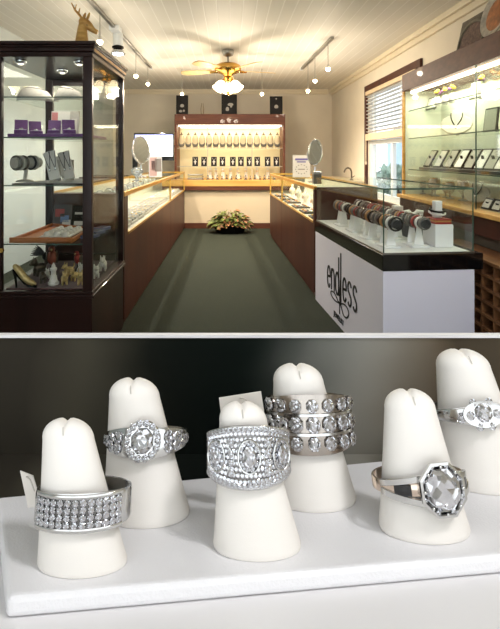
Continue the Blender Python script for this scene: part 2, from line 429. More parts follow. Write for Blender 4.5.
# deer head on the crown
d = thing('carved_deer', 'golden carved wooden deer head with antlers on top of the tall showcase', 'figurine', (-.86, 2.7, 1.8155))
def dp(px, py, dy=0): return W(px, py, 2.7+dy)
bz = 1.8155
neck = MB().tube([(dp(82, 40).x, 2.7, bz), dp(82, 46), dp(82, 36), dp(82.5, 28), dp(84, 22)], [.045, .042, .033, .027, .026], 12)
obj('neck', neck, M['deer'], d, smooth=True)
hd = MB().tube(crom([dp(79.5, 20.5), dp(83, 22), dp(88, 25.5), dp(93, 30), dp(98, 32.8)], 3), [.012, .02, .026, .029, .03, .029, .027, .023, .02, .017, .015, .014, .01], 12)
obj('head', hd, M['deer'], d, smooth=True)
for s_ in (-1, 1):
    obj('antler', MB().tube([dp(83, 20, .012*s_), dp(79.5, 15, .03*s_), dp(75, 10, .05*s_), dp(71.5, 3, .06*s_)], [.008, .0075, .006, .003], 7).tube([dp(78.5, 13.5, .033*s_), dp(80, 8, .04*s_)], [.006, .002], 6)
        .tube([dp(75, 10, .05*s_), dp(76.5, 4.5, .05*s_)], [.005, .002], 6), M['deer'], d, smooth=True)
    obj('ear', MB().ell(dp(86-2*s_, 17, .022*s_), (.009, .006, .028), mt=RY(.35)), M['deer'], d, smooth=True)
    obj('eye', MB().ell(dp(87, 25, .024*s_), (.003, .003, .003)), M['blackmat'], d)

# --- contents of the showcase
def shell_bust():     # low necklace form with a dark rim
    t = thing('necklace_form', 'x', 'necklace display')
    b = MB(); n = 10
    vs = []; 
    for i in range(n+1):
        a = PI*i/n
        for j in range(4):
            r = [.05, .075, .1, .105][j]; zz = [.085, .075, .03, 0][j]
            vs.append(Vector((math.cos(a)*r, -math.sin(a)*r*.75+.02, zz*(.35+.65*math.sin(a*.5+.4)))))
    fs = [(i*4+j, i*4+j+1, (i+1)*4+j+1, (i+1)*4+j) for i in range(n) for j in range(3)]
    b.add(vs, fs); m_ = b
    o = obj('form', m_, M['grey'], t, smooth=True); so = o.modifiers.new('thick', 'SOLIDIFY'); so.thickness = .008
    obj('cord', MB().tube([vs[i*4+1]+Vector((0, -.004, .006)) for i in range(n+1)], .0028, 6), M['blackmat'], t, smooth=True)
    obj('piping', MB().tube([vs[i*4]+Vector((0, 0, .003)) for i in range(n+1)], .003, 6), M['blackmat'], t)
    return t
k = Kit(shell_bust())
k((X_(36, 2.75), 2.75, SH[0]+.001), .5, 'grey curved necklace form with black cord, on the top glass shelf by the open side', 'necklace forms on the top shelf', .95)
k((X_(68, 2.72), 2.72, SH[0]+.001), -.5, 'grey curved necklace form with black cord, on the top glass shelf at the corner post', 'necklace forms on the top shelf', .95)
# purple shelf liner and boxes
solo('velvet_liner', 'purple velvet liner covering the front of the second showcase shelf', 'shelf liner', MB().box(SX0+.065, SX1-.055, SY0+.038, 2.98, SH[1]+.0005, SH[1]+.018), M['purple'], bevel=.004)
LZ = SH[1]+.019
def jewel_box():
    t = thing('jewellery_box', 'x', 'box')
    obj('base', MB().box(-.04, .04, -.04, .03, 0, .028), M['purple'], t, local=True, bevel=.003)
    obj('lid', MB().box(-.04, .04, 0, .02, 0, .085, T(0, .028, .026) @ RX(-.5)), M['purple'], t, bevel=.003)
    obj('lining', MB().box(-.034, .034, -.034, .024, .028, .03), M['white'], t)
    obj('brooch', MB().ell((0, -.005, .036), (.014, .014, .006)), M['silver'], t)
    return t
k = Kit(jewel_box())
for i, (px, Y, r, w_) in enumerate(((21, 2.62, .4, 'at the open end of the shelf'), (36, 2.74, .5, 'second along from the open end'), (54, 2.66, .3, 'in front of the pink and white card'), (69, 2.62, .4, 'closest to the corner post'))):
    k((X_(px, Y), Y, LZ), r, 'open purple velvet box on the liner, ' + w_, 'purple jewellery boxes', .88)
def card(name, label, cat, c, wd, ht, rz, lean, m, th=.006, extra=None):
    mt = T(c) @ RZ(rz) @ RX(-lean)
    t = thing(name, label, cat, c)
    obj('card', MB().box(-wd/2, wd/2, -th/2, th/2, .001, ht, mt), m, t)
    for (mm, x0, x1, z0, z1) in (extra or []):
        obj('print', MB().box(x0*wd, x1*wd, -th/2-.0015, -th/2-.0003, z0*ht, z1*ht, mt), mm, t)
    # easel strut behind
    obj('strut', MB().box(-wd*.12, wd*.12, th/2+.001, th/2+.004, .002, ht*.6, T(c) @ RZ(rz) @ T(0, ht*.22*math.cos(lean), 0) @ RX(lean*.6+.2)), m, t)
    return t
card('display_card', 'white card with pink portrait and print standing on the purple shelf', 'card', (X_(62, 2.9), 2.9, LZ), .13, .16, .2, .12, M['figwhite'], extra=[(mat('pink', (206, 128, 128), .6), -.48, -.2, .45, .95), (M['grey'], -.1, .4, .5, .56), (M['grey'], -.1, .4, .38, .42)])
card('display_card', 'plain pale card behind the purple boxes, against the corner post', 'card', (X_(74, 2.9), 2.9, LZ), .06, .16, -.1, .1, M['grey'], extra=[(M['figwhite'], -.3, .3, .2, .7)])
# third shelf: black liner, bracelet roll, necklace pads
solo('shelf_liner', 'black liner board on the middle showcase shelf under the bracelet roll', 'shelf liner', MB().prism([(SX0+.09, SY0+.04, SH[2]+.001), (SX1-.055, SY0+.04, SH[2]+.001), (SX1-.055, 3.1, SH[2]+.001), (SX0+.2, 3.1, SH[2]+.001)], (0, 0, .008)), M['velvetblack'])
LZ = SH[2]+.0095
t = thing('bracelet_roll', 'grey T-bar bracelet roll holding dark bangles on the middle shelf', 'bracelet stand', (X_(25, 2.68), 2.68, LZ))
c0, c1 = W(14, 163, 2.6), W(39, 162.5, 2.78)
obj('foot', MB().lathe([(.05, 0), (.05, .006), (.02, .014)], 18, T(X_(25, 2.68), 2.68, LZ)), M['grey'], t, smooth=True)
obj('post', MB().cyl((X_(25, 2.68), 2.68, LZ+.012), (c0+c1)/2, .011), M['grey'], t, smooth=True)
obj('roll', MB().cyl(c0, c1, .03, n=20), M['grey'], t, smooth=True)
dd = (c1-c0).normalized(); q = dd.to_track_quat('Z', 'Y').to_matrix().to_4x4()
for i, fr in enumerate((.08, .22, .36, .66, .8)):
    m_ = [M['darkgrey'], M['grey'], M['figdark'], M['blackmat'], M['grey']][i]
    b_ = MB().torus((0, 0, 0), .038, .0065, q, 24, 8)
    o = solo('bangle', ['dark stone bangle at the open end of the grey bracelet roll', 'grey bangle second along the bracelet roll', 'bronze bangle third along the bracelet roll', 'black bangle fourth along the bracelet roll', 'grey bangle fifth along the bracelet roll, next to the bare end'][i], 'bangle', b_, m_, 'bangles on the bracelet roll', smooth=True)
    o.location = o.location + c0.lerp(c1, fr); WM[o.name] = T(o.location)
def slant_pad(px, py, Y, wd, ht, rz, label, m=None, group=None, cords=2):
    z0 = LZ
    c = Vector((X_(px, Y), Y, z0)); mt = T(c) @ RZ(rz) @ RY(-.28) @ T(0, 0, .012) @ RX(-.4)
    t = thing('necklace_pad', label, 'necklace display', c, 0, group)
    obj('pad', MB().box(-wd/2, wd/2, -.006, .006, .004, ht, mt), m or M['figwhite'], t, bevel=.003)
    obj('easel', MB().box(-.01, .01, -.003, .003, .002, ht*.7, T(c) @ RZ(rz) @ T(0, ht*.6, 0) @ RX(.2)), M['grey'], t)
    for i in range(cords):
        x = wd*(-.25+.5*i/(max(1, cords-1)))
        pts = [mt @ Vector((x-.018, -.008, ht*.97)), mt @ Vector((x-.008, -.009, ht*.6)), mt @ Vector((x, -.009, ht*.4)), mt @ Vector((x+.008, -.009, ht*.6)), mt @ Vector((x+.018, -.008, ht*.97))]
        cc = obj('cord', MB().tube(crom(pts, 4), .0018, 5), M['blackmat'], t)
        obj('pendant', MB().ell(mt @ Vector((x, -.011, ht*.36)), (.006, .004, .01)), M['silver'], cc)
    return t
slant_pad(56, 180, 2.62, .062, .185, .2, 'white slanted necklace pad with two black cords, beside the bracelet roll')
slant_pad(71, 180, 2.72, .062, .185, .25, 'white slanted necklace pad with two black cords, beside the corner post')
slant_pad(60, 160, 2.95, .06, .15, .1, 'upright white necklace pad behind the two slanted ones on the middle shelf', cords=1)
# fourth shelf: tray, magazines, blue pads
z4 = SH[3]+.001
t = thing('wooden_tray', 'orange wooden tray holding white foam egg cups on the fourth shelf', 'tray', (-1.05, 2.75, z4))
tp = [Vector((X_(8, 2.53), 2.53, z4)), Vector((X_(72, 2.53), 2.53, z4)), Vector((X_(91, 2.95), 2.95, z4)), Vector((X_(52, 3.12), 3.12, z4))]
tp[0].x = max(tp[0].x, SX0+.07); tp[3].x = max(tp[3].x, SX0+.06)
obj('bottom', MB().prism(tp, (0, 0, .006)), M['traywood'], t)
for i in range(4):
    a, b = tp[i], tp[(i+1) % 4]; u_ = (b-a).normalized(); n_ = Vector((-u_.y, u_.x, 0))*.012
    obj('rim', MB().prism([a, b, b+n_, a+n_], (0, 0, .024 if i else .03)), M['traywood'], t, bevel=.002)
t = thing('foam_egg_cups', 'white foam pad of raised cups lying in the orange wooden tray', 'foam pad', (-1.0, 2.8, z4+.009))
obj('pad', MB().box(-1.09, -.92, 2.63, 2.92, z4+.0105, z4+.02), M['figwhite'], t, bevel=.003)
for i in range(3):
    for j in range(5):
        obj('cup', MB().lathe([(.022, 0), (.018, .012), (.012, .02), (.008, .021)], 10, T(-1.06+i*.055, 2.665+j*.055, z4+.02)), M['figwhite'], t, smooth=True)
def flat_pad(x, y, label, rz, m):
    t = thing('ring_pad', label, 'ring pad', (x, y, z4+.0), rz)
    obj('pad', MB().box(-.035, .035, -.05, .05, 0, .02), m, t, local=True, bevel=.003)
    for j in range(4): obj('slot', MB().box(-.03, .03, -.04+j*.024, -.03+j*.024, .0205, .0225), M['silver'], t, local=True)
flat_pad(-.82, 2.70, 'blue grey velvet ring pad beside the wooden tray, towards the front pane', -.3, M['blue'])
flat_pad(-.825, 2.84, 'blue grey velvet ring pad beside the wooden tray, middle of three', -.3, M['blue'])
flat_pad(-.83, 2.98, 'blue grey velvet ring pad beside the wooden tray, deepest in the showcase', -.3, M['blue'])
card('magazine', 'red and blue magazine cover leaning upright behind the wooden tray', 'magazine', (X_(62, 3.12), 3.12, z4), .12, .15, .15, .25, mat('magazine_dark', (60, 52, 50), .4), extra=[(M['red'], -.4, .1, .45, .8), (mat('magazine_blue', (96, 124, 170), .4), -.1, .35, .2, .5), (M['figwhite'], .0, .45, .05, .3)])
card('magazine', 'black magazine with pale print leaning beside the red and blue one', 'magazine', (X_(78, 3.06), 3.06, z4), .1, .15, -.1, .25, M['blackmat'], extra=[(M['grey'], -.3, .3, .6, .7), (M['figwhite'], -.3, .3, .12, .3)])
# bottom deck
solo('deck_liner', 'dark plum liner cloth on the bottom deck of the tall showcase', 'shelf liner', MB().box(SX0+.06, SX1-.056, SY0+.035, SY1-.04, .4705, .475), mat('plum_cloth', (78, 30, 42), .85, sheen=.2))
DZ = .4755
t = thing('high_heel_shoe', 'gold and black high heel shoe ornament on the bottom deck', 'figurine', (X_(24, 2.62), 2.62, DZ))
def shp(px, py, dy=0): return W(px, py, 2.53+dy)
# shoe built as lofted sections from toe to heel
secs = [((36, 284), .006, .006), ((33, 283), .016, .014), ((29, 281.5), .02, .017), ((25, 278), .018, .018), ((21, 273), .016, .018), ((17.5, 268.5), .016, .018), ((14.5, 266), .013, .014), ((13.2, 265.5), .005, .006)]
obj('upper', MB().tube([shp(*a[0]) for a in secs], [a[2] for a in secs], 12), M['figold'], t, smooth=True)
obj('sole', MB().tube([shp(36.5, 286.5), shp(30, 286), shp(25, 283), shp(19, 276), shp(14, 271)], [.006, .01, .01, .011, .01], 8), M['blackmat'], t, smooth=True)
obj('heel', MB().tube([shp(14.2, 269), shp(15.5, 278), (shp(16.5, 288).x, 2.53, DZ)], [.012, .007, .005], 8), M['blackmat'], t, smooth=True)
def figurine(kind, x, y, label, m, s=1.0, rz=0):
    t = thing(kind, label, 'figurine', (x, y, DZ), rz)
    if kind == 'castle_figurine':
        obj('base', MB().lathe([(.03, 0), (.03, .012), (.024, .016), (.02, .03)], 14), m, t, local=True)
        obj('tower', MB().lathe([(.019, .028), (.015, .045), (.014, .075), (.019, .08), (.019, .092), (.013, .094)], 12), m, t, local=True, smooth=True)
        obj('spire', MB().lathe([(.012, .093), (.011, .104), (.002, .122)], 10), m, t, local=True)
        for i in range(4): obj('turret', MB().cyl((.017*math.cos(i*PI/2), .017*math.sin(i*PI/2), .016), (.017*math.cos(i*PI/2), .017*math.sin(i*PI/2), .05), .006, .003, 8), m, t, local=True)
    elif kind == 'animal_figurine':
        b = MB().ell((0, 0, .03*s), (.018*s, .026*s, .018*s))
        for sx in (-1, 1):
            for yy in (-.016, .016): b.cyl((sx*.01*s, yy*s, 0), (sx*.01*s, yy*s, .025*s), .005*s, .006*s, 8)
        obj('body', b, m, t, local=True, smooth=True)
        h = MB().ell((0, -.026*s, .052*s), (.012*s, .014*s, .012*s)).ell((0, -.038*s, .049*s), (.006*s, .008*s, .006*s)).cyl((0, -.012*s, .035*s), (0, -.024*s, .05*s), .01*s, .008*s, 8)
        for sx in (-1, 1): h.cyl((sx*.007*s, -.022*s, .058*s), (sx*.01*s, -.02*s, .072*s), .004*s, .001, 6)
        obj('head', h, m, t, local=True, smooth=True)
        obj('tail', MB().tube([(0, .024*s, .035*s), (0, .034*s, .045*s), (0, .033*s, .06*s)], [.004*s, .003*s, .002*s], 6), m, t, local=True)
    elif kind == 'bird_figurine':
        obj('perch', MB().lathe([(.025*s, 0), (.022*s, .01*s), (.01*s, .02*s), (.009*s, .045*s)], 10), M['figdark'], t, local=True, smooth=True)
        obj('body', MB().ell((0, 0, .08*s), (.022*s, .028*s, .034*s), mt=RX(.3)).ell((0, -.014*s, .12*s), (.015*s, .016*s, .015*s)), m, t, local=True, smooth=True)
        obj('beak', MB().cyl((0, -.028*s, .12*s), (0, -.043*s, .115*s), .005*s, .0008, 6), M['figold'], t, local=True)
        obj('wing', MB().ell((.02*s, .004*s, .08*s), (.006*s, .02*s, .03*s)).ell((-.02*s, .004*s, .08*s), (.006*s, .02*s, .03*s)), M['figdark'], t, local=True, smooth=True)
        obj('tail', MB().cyl((0, .02*s, .06*s), (0, .045*s, .03*s), .01*s, .004*s, 6), M['figdark'], t, local=True)
    return t
figurine('castle_figurine', X_(53.5, 2.6), 2.6, 'white ceramic castle tower figurine at the front of the bottom deck', M['figwhite'])
figurine('bird_figurine', X_(52, 2.8), 2.8, 'large red and brown bird figurine behind the white castle', mat('russet', (140, 70, 50), .5, var=.3, scale=40), 1.35, .3)
figurine('bird_figurine', X_(78, 2.9), 2.9, 'small red parrot figurine beside the corner post', M['red'], .95, -.3)
figs = [(64.5, 2.6, 'figold', 1.1, 'gilt animal figurine beside the white castle', .4), (75, 2.68, 'figold', 1.05, 'gilt animal figurine second from the white castle', -.3), (81, 2.6, 'figold', 1.2, 'gilt animal figurine touching the corner post', .2),
        (69, 2.78, 'figold', 1.2, 'taller gilt animal figurine in the second row, behind the castle', -.5), (81, 2.76, 'figwhite', 1.3, 'white animal figurine in the second row near the corner post', .6), (43, 2.64, 'figdark', 1.1, 'dark bronze animal figurine between shoe and castle', .3),
        (40, 2.8, 'figdark', 1.6, 'dark bronze animal figurine behind the gold shoe', -.6), (47, 2.73, 'figwhite', .9, 'pale animal figurine just behind the white castle', .5), (95.5, 2.74, 'figwhite', 1.2, 'white animal figurine by the side pane', .5), (103, 2.92, 'figwhite', 1.4, 'white animal figurine by the side pane, deeper in', .2)]
for (px, Y, mm, s_, lb, rz) in figs: figurine('animal_figurine', X_(px, Y), Y, lb, M[mm], s_, rz)
t = thing('feather_bird', 'black feathered bird ornament with spread wing behind the gold shoe', 'figurine', (X_(45, 2.95), 2.95, DZ))
fb = MB()
obj('post', MB().cyl((X_(45, 2.95), 2.95, DZ), W(45, 256, 2.95), .006), M['figdark'], t)
obj('body', MB().ell(W(45, 256, 2.95), (.02, .02, .026)), M['velvetblack'], t, smooth=True)
wg = MB()
for i in range(7):
    a = 2.4+i*.12; c = W(45, 254, 2.95)
    wg.tube([c, c+Vector((math.cos(a)*.04, -.005*i, math.sin(a)*.05)), c+Vector((math.cos(a)*.075, -.008*i, math.sin(a)*.085))], [.006, .008, .002], 6)
obj('wing', wg, M['velvetblack'], t)

# ---------------------------------------------------------------- long glass counters
def counter(name, label, loc, rotz, Lc, side, depth=.54, top=.945, low=.63, endpost=None, near_end=False):
    """local x=0 is the aisle face; the case runs along +y; side=-1: body towards -x"""
    t = thing(name, label, 'display counter', loc, rotz)
    s = side
    def bx(mb, x0, x1, *r):
        a, b = sorted((x0*s, x1*s)); return mb.box(a, b, *r)
    y0 = 0; ye = endpost or .02
    kw = dict(local=True)
    obj('base', bx(bx(MB(), .0, depth, y0, Lc, .05, low), .02, depth, y0, Lc, 0, .05), M['brown'], t, bevel=.003, **kw)
    obj('deck', bx(MB(), .012, depth-.02, ye, Lc-.012, low, low+.012), M['grey'], t, **kw)
    obj('end_panel', bx(MB(), .0, depth, y0, ye, low, top-.01), M['brown'] if endpost else M['glass'], t, **kw)
    obj('far_end_panel', bx(MB(), .022, depth-.02, Lc-.012, Lc-.006, low, top-.03), M['glass'], t, **kw)
    obj('back_panel', bx(MB(), depth-.02, depth, ye, Lc, low, top-.02), M['linen'], t, **kw)
    obj('top_pane', bx(MB(), .022, depth-.02, y0+.01, Lc-.01, top-.012, top-.004), M['glass'], t, **kw)
    obj('front_pane', bx(MB(), .006, .011, ye, Lc-.015, low+.018, top-.03), M['glass'], t, **kw)
    obj('top_frame', bx(bx(bx(MB(), -.004, .022, y0, Lc, top-.03, top), depth-.02, depth, y0, Lc, top-.02, top), .022, depth-.02, Lc-.012, Lc, top-.025, top), M['gold'], t, **kw)
    obj('bottom_frame', bx(MB(), -.004, .012, ye, Lc, low, low+.018), M['gold'], t, **kw)
    obj('corner_strip', bx(MB(), -.004, .014, Lc-.018, Lc, low+.018, top-.03), M['gold'], t, **kw)
    obj('glass_shelf', bx(MB(), depth*.62, depth-.03, ye+.02, Lc-.03, .785, .791), M['glassedge'], t, **kw)
    obj('light_tube', bx(MB(), .028, .05, ye+.03, Lc-.05, top-.028, top-.014), M['case_tube'], t, **kw)
    return t
LA = counter('display_counter', 'dark brown glass display counter running back from the tall showcase', (-.744, 3.24, 0), 0, 2.53, -1, endpost=.115)
LB_ = counter('display_counter', 'farther dark brown glass counter on the tall showcase side, ending at the back unit', (-.744, 5.775, 0), 0, 1.75, -1)
RYAW = math.atan2(.122, 2.96)
dR = Vector((-math.sin(RYAW), math.cos(RYAW), 0))
pR = Vector((.712, 3.88, 0))
RA = counter('display_counter', 'dark brown glass display counter directly behind the white lettered case', tuple(pR), RYAW, 1.82, 1, endpost=.05)
pR2 = pR + dR*1.825
RB = counter('display_counter', 'short dark brown glass display counter farther along the window side, near the back unit', tuple(pR2), RYAW, 1.1, 1)
# goods inside the long counters
def ring_tray():
    t = thing('ring_tray', 'x', 'tray')
    obj('tray', MB().box(-.11, .11, -.12, .12, 0, .02), M['grey'], t, bevel=.003)
    for i in range(5):
        obj('roll', MB().cyl((-.1, -.095+i*.0475, .026), (.1, -.095+i*.0475, .026), .014, n=8), M['greylea'] if i % 2 else M['grey'], t, smooth=True)
        for j in range(4): obj('ring', MB().torus((-.075+j*.05, -.095+i*.0475, .04), .009, .0025, RX(PI/2), 10, 5), M['gold'] if (i+j) % 3 == 0 else M['silver'], t)
    return t
k = Kit(ring_tray()); n = 0
trayY = [3.56, 3.86, 4.16, 4.46, 4.76, 5.06, 5.36, 5.62, 6.02, 6.32, 6.62, 6.92, 7.2]
for i, Y in enumerate(trayY):
    k((-.744-.16, Y, .6425), 0, 'grey ring tray, %s along the counter from the tall showcase' % ORD[i], 'ring trays in the showcase side counters')
def watch_stand():
    t = thing('watch_stand', 'x', 'watch')
    obj('cuff', MB().lathe([(.03, -.03), (.036, -.015), (.036, .015), (.03, .03)], 16, T(0, 0, .036) @ RY(PI/2)), M['grey'], t, smooth=True)
    obj('foot', MB().box(-.03, .03, -.02, .02, -.01, -.004), M['white'], t)
    obj('strap', MB().torus((0, 0, .036), .038, .005, RY(PI/2), 20, 6), M['steel'], t)
    obj('dial', MB().cyl((0, -.036, .045), (0, -.046, .048), .018, n=16), M['chrome'], t)
    return t
k = Kit(watch_stand())
for i in range(12):
    Y = 3.5+i*.31
    k((-.744-.42, Y, .803), PI/2, 'steel wristwatch on a grey cuff, %s along the counter shelf from the tall showcase' % ORD[i], 'watches on the counter shelf', 1.15)
# open glass top items
tz = .9455-.004+.002
def bead_bust():
    t = thing('pendant_bust', 'x', 'necklace display')
    prof = [(.05, 0), (.052, .006), (.03, .012), (.028, .03), (.055, .06), (.062, .085), (.05, .11), (.026, .13), (.022, .16), (.024, .165)]
    obj('bust', MB().lathe(prof, 18, None, 1, .6), M['linen'], t, smooth=True)
    pts = [Vector((.046*math.cos(a), -.035*abs(math.sin(a))-.004, .13-.06*math.sin(a))) for a in [PI*i/12 for i in range(13)]]
    n_ = obj('necklace', MB().tube(pts, .0025, 6), M['brass'], t)
    obj('pendant', MB().ell((0, -.042, .06), (.009, .005, .012)), M['red'], n_)
    return t
k = Kit(bead_bust())
for i in range(6):
    loc = pR + dR*(.22+i*.45) + Vector((.25, 0, .6425))
    if i == 3 : loc += dR*.03
    k(tuple(loc), -PI/2+.3, 'cream necklace bust inside the window side counter, %s from the white lettered case' % ORD[i], 'busts inside the window side counter', 1.0)
def flat_tray():
    t = thing('jewellery_tray', 'x', 'tray')
    obj('tray', MB().box(-.08, .08, -.12, .12, 0, .018), M['velvetblack'], t, bevel=.003)
    for i in range(4):
        for j in range(3):
            obj('brooch', MB().ell((-.05+j*.05, -.085+i*.057, .022), (.014, .016, .007)), [M['red'], M['silver'], M['gold'], M['figwhite']][(i*2+j) % 4], t, smooth=True)
    return t
k = Kit(flat_tray())
for i in range(6):
    loc = pR + dR*(.22+i*.45) + Vector((.1, 0, .6425))
    if i == 3: loc += dR*.05
    k(tuple(loc), RYAW, 'black brooch tray in the window side counter, %s from the white lettered case' % ORD[i], 'brooch trays in the window side counter')

# things standing on the counters
def table_mirror(name, label, loc, face, w_, h_, stem, tilt):
    t = thing('table_mirror', label, 'mirror', loc)
    b = MB().lathe([(.07, 0), (.07, .008), (.03, .016), (.012, .03), (.01, stem)], 20, T(loc))
    obj('stand', b, M['chrome'], t, smooth=True)
    c = Vector(loc)+Vector((0, 0, stem+h_/2+.01)); mt = T(c) @ RZ(face) @ RX(PI/2-tilt)
    obj('frame', MB().tube([mt @ Vector((w_/2*math.cos(2*PI*i/32), h_/2*math.sin(2*PI*i/32), 0)) for i in range(32)], .008, 8, True), M['chrome'], t, smooth=True)
    obj('mirror', MB().prism([mt @ Vector((w_/2*.98*math.cos(2*PI*i/32), h_/2*.98*math.sin(2*PI*i/32), -.003)) for i in range(32)], (mt.to_3x3() @ Vector((0, 0, .006)))), M['mirror'], t)
    obj('yoke', MB().tube([mt @ Vector((w_/2*1.12*math.cos(a), h_/2*1.02*math.sin(a), 0)) for a in [PI+PI*i/14 for i in range(15)]], .005, 6), M['chrome'], t)
TZ = .9455
table_mirror('a', 'tilted oval table mirror on a chrome stand beside the computer monitor', (X_(141, 5.4), 5.4, TZ), .5, .20, .33, .15, .3)
table_mirror('b', 'oval table mirror on a chrome stand near the window side counter end', (X_(315, 4.45), 4.45, TZ), -.3, .13, .26, .15, .4)
t = thing('ring_box', 'dark silver block box at the foot of the oval mirror on the window side counter', 'box', (X_(317, 4.2), 4.2, TZ))
obj('base', MB().box(X_(313, 4.2), X_(321, 4.2), 4.17, 4.25, TZ, TZ+.09), M['darkgrey'], t, bevel=.004)
obj('lid', MB().box(X_(313, 4.2)-.002, X_(321, 4.2)+.002, 4.168, 4.252, TZ+.09, TZ+.115), M['steel'], t, bevel=.004)
def sign_frame(label, loc, w_, h_, rz, prints):
    t = thing('sign_holder', label, 'sign', loc)
    mt = T(loc) @ RZ(rz) @ RX(-.12)
    obj('frame', MB().box(-w_/2-.006, w_/2+.006, .002, .007, .002, h_+.006, mt), M['glassedge'], t)
    obj('sheet', MB().box(-w_/2, w_/2, -.001, .001, .008, h_, mt), M['figwhite'], t)
    obj('foot', MB().box(-w_/2, w_/2, -.0, .07, .001, .005, T(loc) @ RZ(rz)), M['glassedge'], t)
    for (mm, pts) in prints:
        obj('print', MB().prism([mt @ Vector((x*w_, -.0015, z*h_)) for x, z in pts], mt.to_3x3() @ Vector((0, -.0012, 0))), mm, t)
purp = mat('violet_ink', (112, 104, 168), .6); ink = mat('grey_ink', (150, 140, 130), .6)
def rect(a, b, c, d): return [(a, c), (b, c), (b, d), (a, d)]
def ovalring(cx, cz, rx, rz): return None
prs = [(purp, rect(-.36, .36, .78, .86)), (purp, rect(-.25, .25, .68, .73))]
for i in range(12):
    a = 2*PI*i/12
    prs.append((ink, rect(.33*math.cos(a)-.03, .33*math.cos(a)+.03, .38+.2*math.sin(a)-.02, .38+.2*math.sin(a)+.02)))
prs += [(ink, rect(-.2, .2, .36, .4))]
sign_frame('white sign with violet heading and ring of jewels standing on the window side counter', (X_(301.5, 5.33), 5.33, TZ), .2, .265, -.1, prs)
sign_frame('clear acrylic sign holder with pink and grey photo sheet before the computer monitor', (X_(155.5, 5.33), 5.33, TZ), .15, .25, .2,
    [(mat('pinkish', (206, 168, 156), .6), rect(-.45, .1, .1, .95)), (ink, rect(-.05, .45, .3, .9)), (mat('umber', (110, 84, 76), .6), rect(-.3, -.05, .35, .8))])
t = thing('crystal_bust', 'clear crystal necklace bust standing on the counter before the oval mirror', 'necklace display', (X_(137, 4.5), 4.5, TZ))
obj('bust', MB().lathe([(.05, 0), (.05, .01), (.02, .02), (.018, .05), (.05, .08), (.062, .1), (.055, .125), (.028, .14), (.02, .146)], 20, T(X_(137, 4.5), 4.5, TZ), 1, .6), M['crystal'], t, smooth=True)
obj('necklace', MB().torus((X_(137, 4.5), 4.49, TZ+.11), .05, .003, RX(.5), 24, 6, 1, .7), M['silver'], t)

# ---------------------------------------------------------------- back unit
BX0, BX1 = X_(174.5, 7.85), X_(285.3, 7.85)
UY = 7.58
u = thing('back_display_unit', 'lit cream display unit with brown header and honey oak counter edge across the back', 'display unit', (0, 8.2, 0))
obj('lower_panel', MB().box(-1.12, 1.05, UY+.06, 8.9, .06, .66), M['creamlower'], u)
obj('baseboard', MB().box(-1.12, 1.05, UY+.035, UY+.06, 0, .09), M['brown_hi'], u, bevel=.003)
obj('counter_top', MB().box(-1.12, 1.05, UY, 8.9, .70, .80), M['goldwood'], u, bevel=.004)
obj('counter_apron', MB().box(-1.12, 1.05, UY+.005, 8.9, .635, .70), M['brown_hi'], u)
HZ0, HZ1 = Z_(124.5, 7.85), Z_(114, 7.85)
obj('header', MB().box(BX0, BX1, 7.85, 8.9, HZ0, HZ1), M['brown_hi'], u, bevel=.004)
for x in (BX0, BX1-.035): obj('side_panel', MB().box(x, x+.035, 7.85, 8.4, .80, HZ0), M['brown_hi'], u)
obj('back_panel', MB().box(BX0+.035, BX1-.035, 8.38, 8.4, .80, HZ0), M['cream'], u)
BS = [Z_(148, 8.0), Z_(166.3, 8.0)]
for zz in BS:
    s_ = obj('shelf', MB().box(BX0+.036, BX1-.036, 7.93, 8.37, zz-.008, zz), M['glassedge'], u)
    obj('shelf_edge', MB().box(BX0+.036, BX1-.036, 7.928, 7.93, zz-.008, zz), M['grey'], s_)
for px in (207.7, 252): obj('glass_door_edge', MB().box(X_(px, 7.88)-.005, X_(px, 7.88)+.005, 7.875, 7.885, .80, HZ0), M['grey'], u)
obj('light_tube', MB().box(BX0+.06, BX1-.06, 7.9, 7.925, HZ0-.03, HZ0-.008), M['tube'], u)
obj('light_tube', MB().box(BX0+.06, BX1-.06, 8.3, 8.32, HZ0-.03, HZ0-.008), M['tube'], u)
def small_bust():
    t = thing('necklace_bust', 'x', 'necklace display')
    h = .275
    obj('body', MB().lathe([(.046, 0), (.047, .03), (.045, .12), (.047, .17), (.044, .2), (.022, .222), (.014, .235)], 16, None, 1, .62), mat('parchment_form', (206, 190, 156), .6), t, smooth=True)
    obj('neck_cap', MB().lathe([(.03, .226), (.024, .238), (.012, .25), (.008, .272)], 12, None, 1, .7), mat('umber_cap', (92, 74, 52), .6), t, smooth=True)
    nb = MB()
    for i in range(13):
        a = PI*i/12
        nb.ell((.045*math.cos(a), -.033*math.sin(a)-.004, .075-.035*math.sin(a)), (.011, .01, .026), 6, 4)
    obj('beaded_necklace', nb, M['darkgrey'], t)
    obj('chain', MB().tube([(-.05, -.01, .09), (-.047, -.015, .16), (-.03, -.016, .21)], .003, 5).tube([(.05, -.01, .09), (.047, -.015, .16), (.03, -.016, .21)], .004, 5), M['darkgrey'], t)
    return t
k = Kit(small_bust())
for i in range(15):
    px = 181.6+i*(277.2-181.6)/14
    k((X_(px, 8.06), 8.06, BS[0]+.002), 0, 'cream necklace bust with dark beads, %s along the upper back shelf from the computer monitor' % ORD[i], 'busts on the upper back shelf', 1.0)
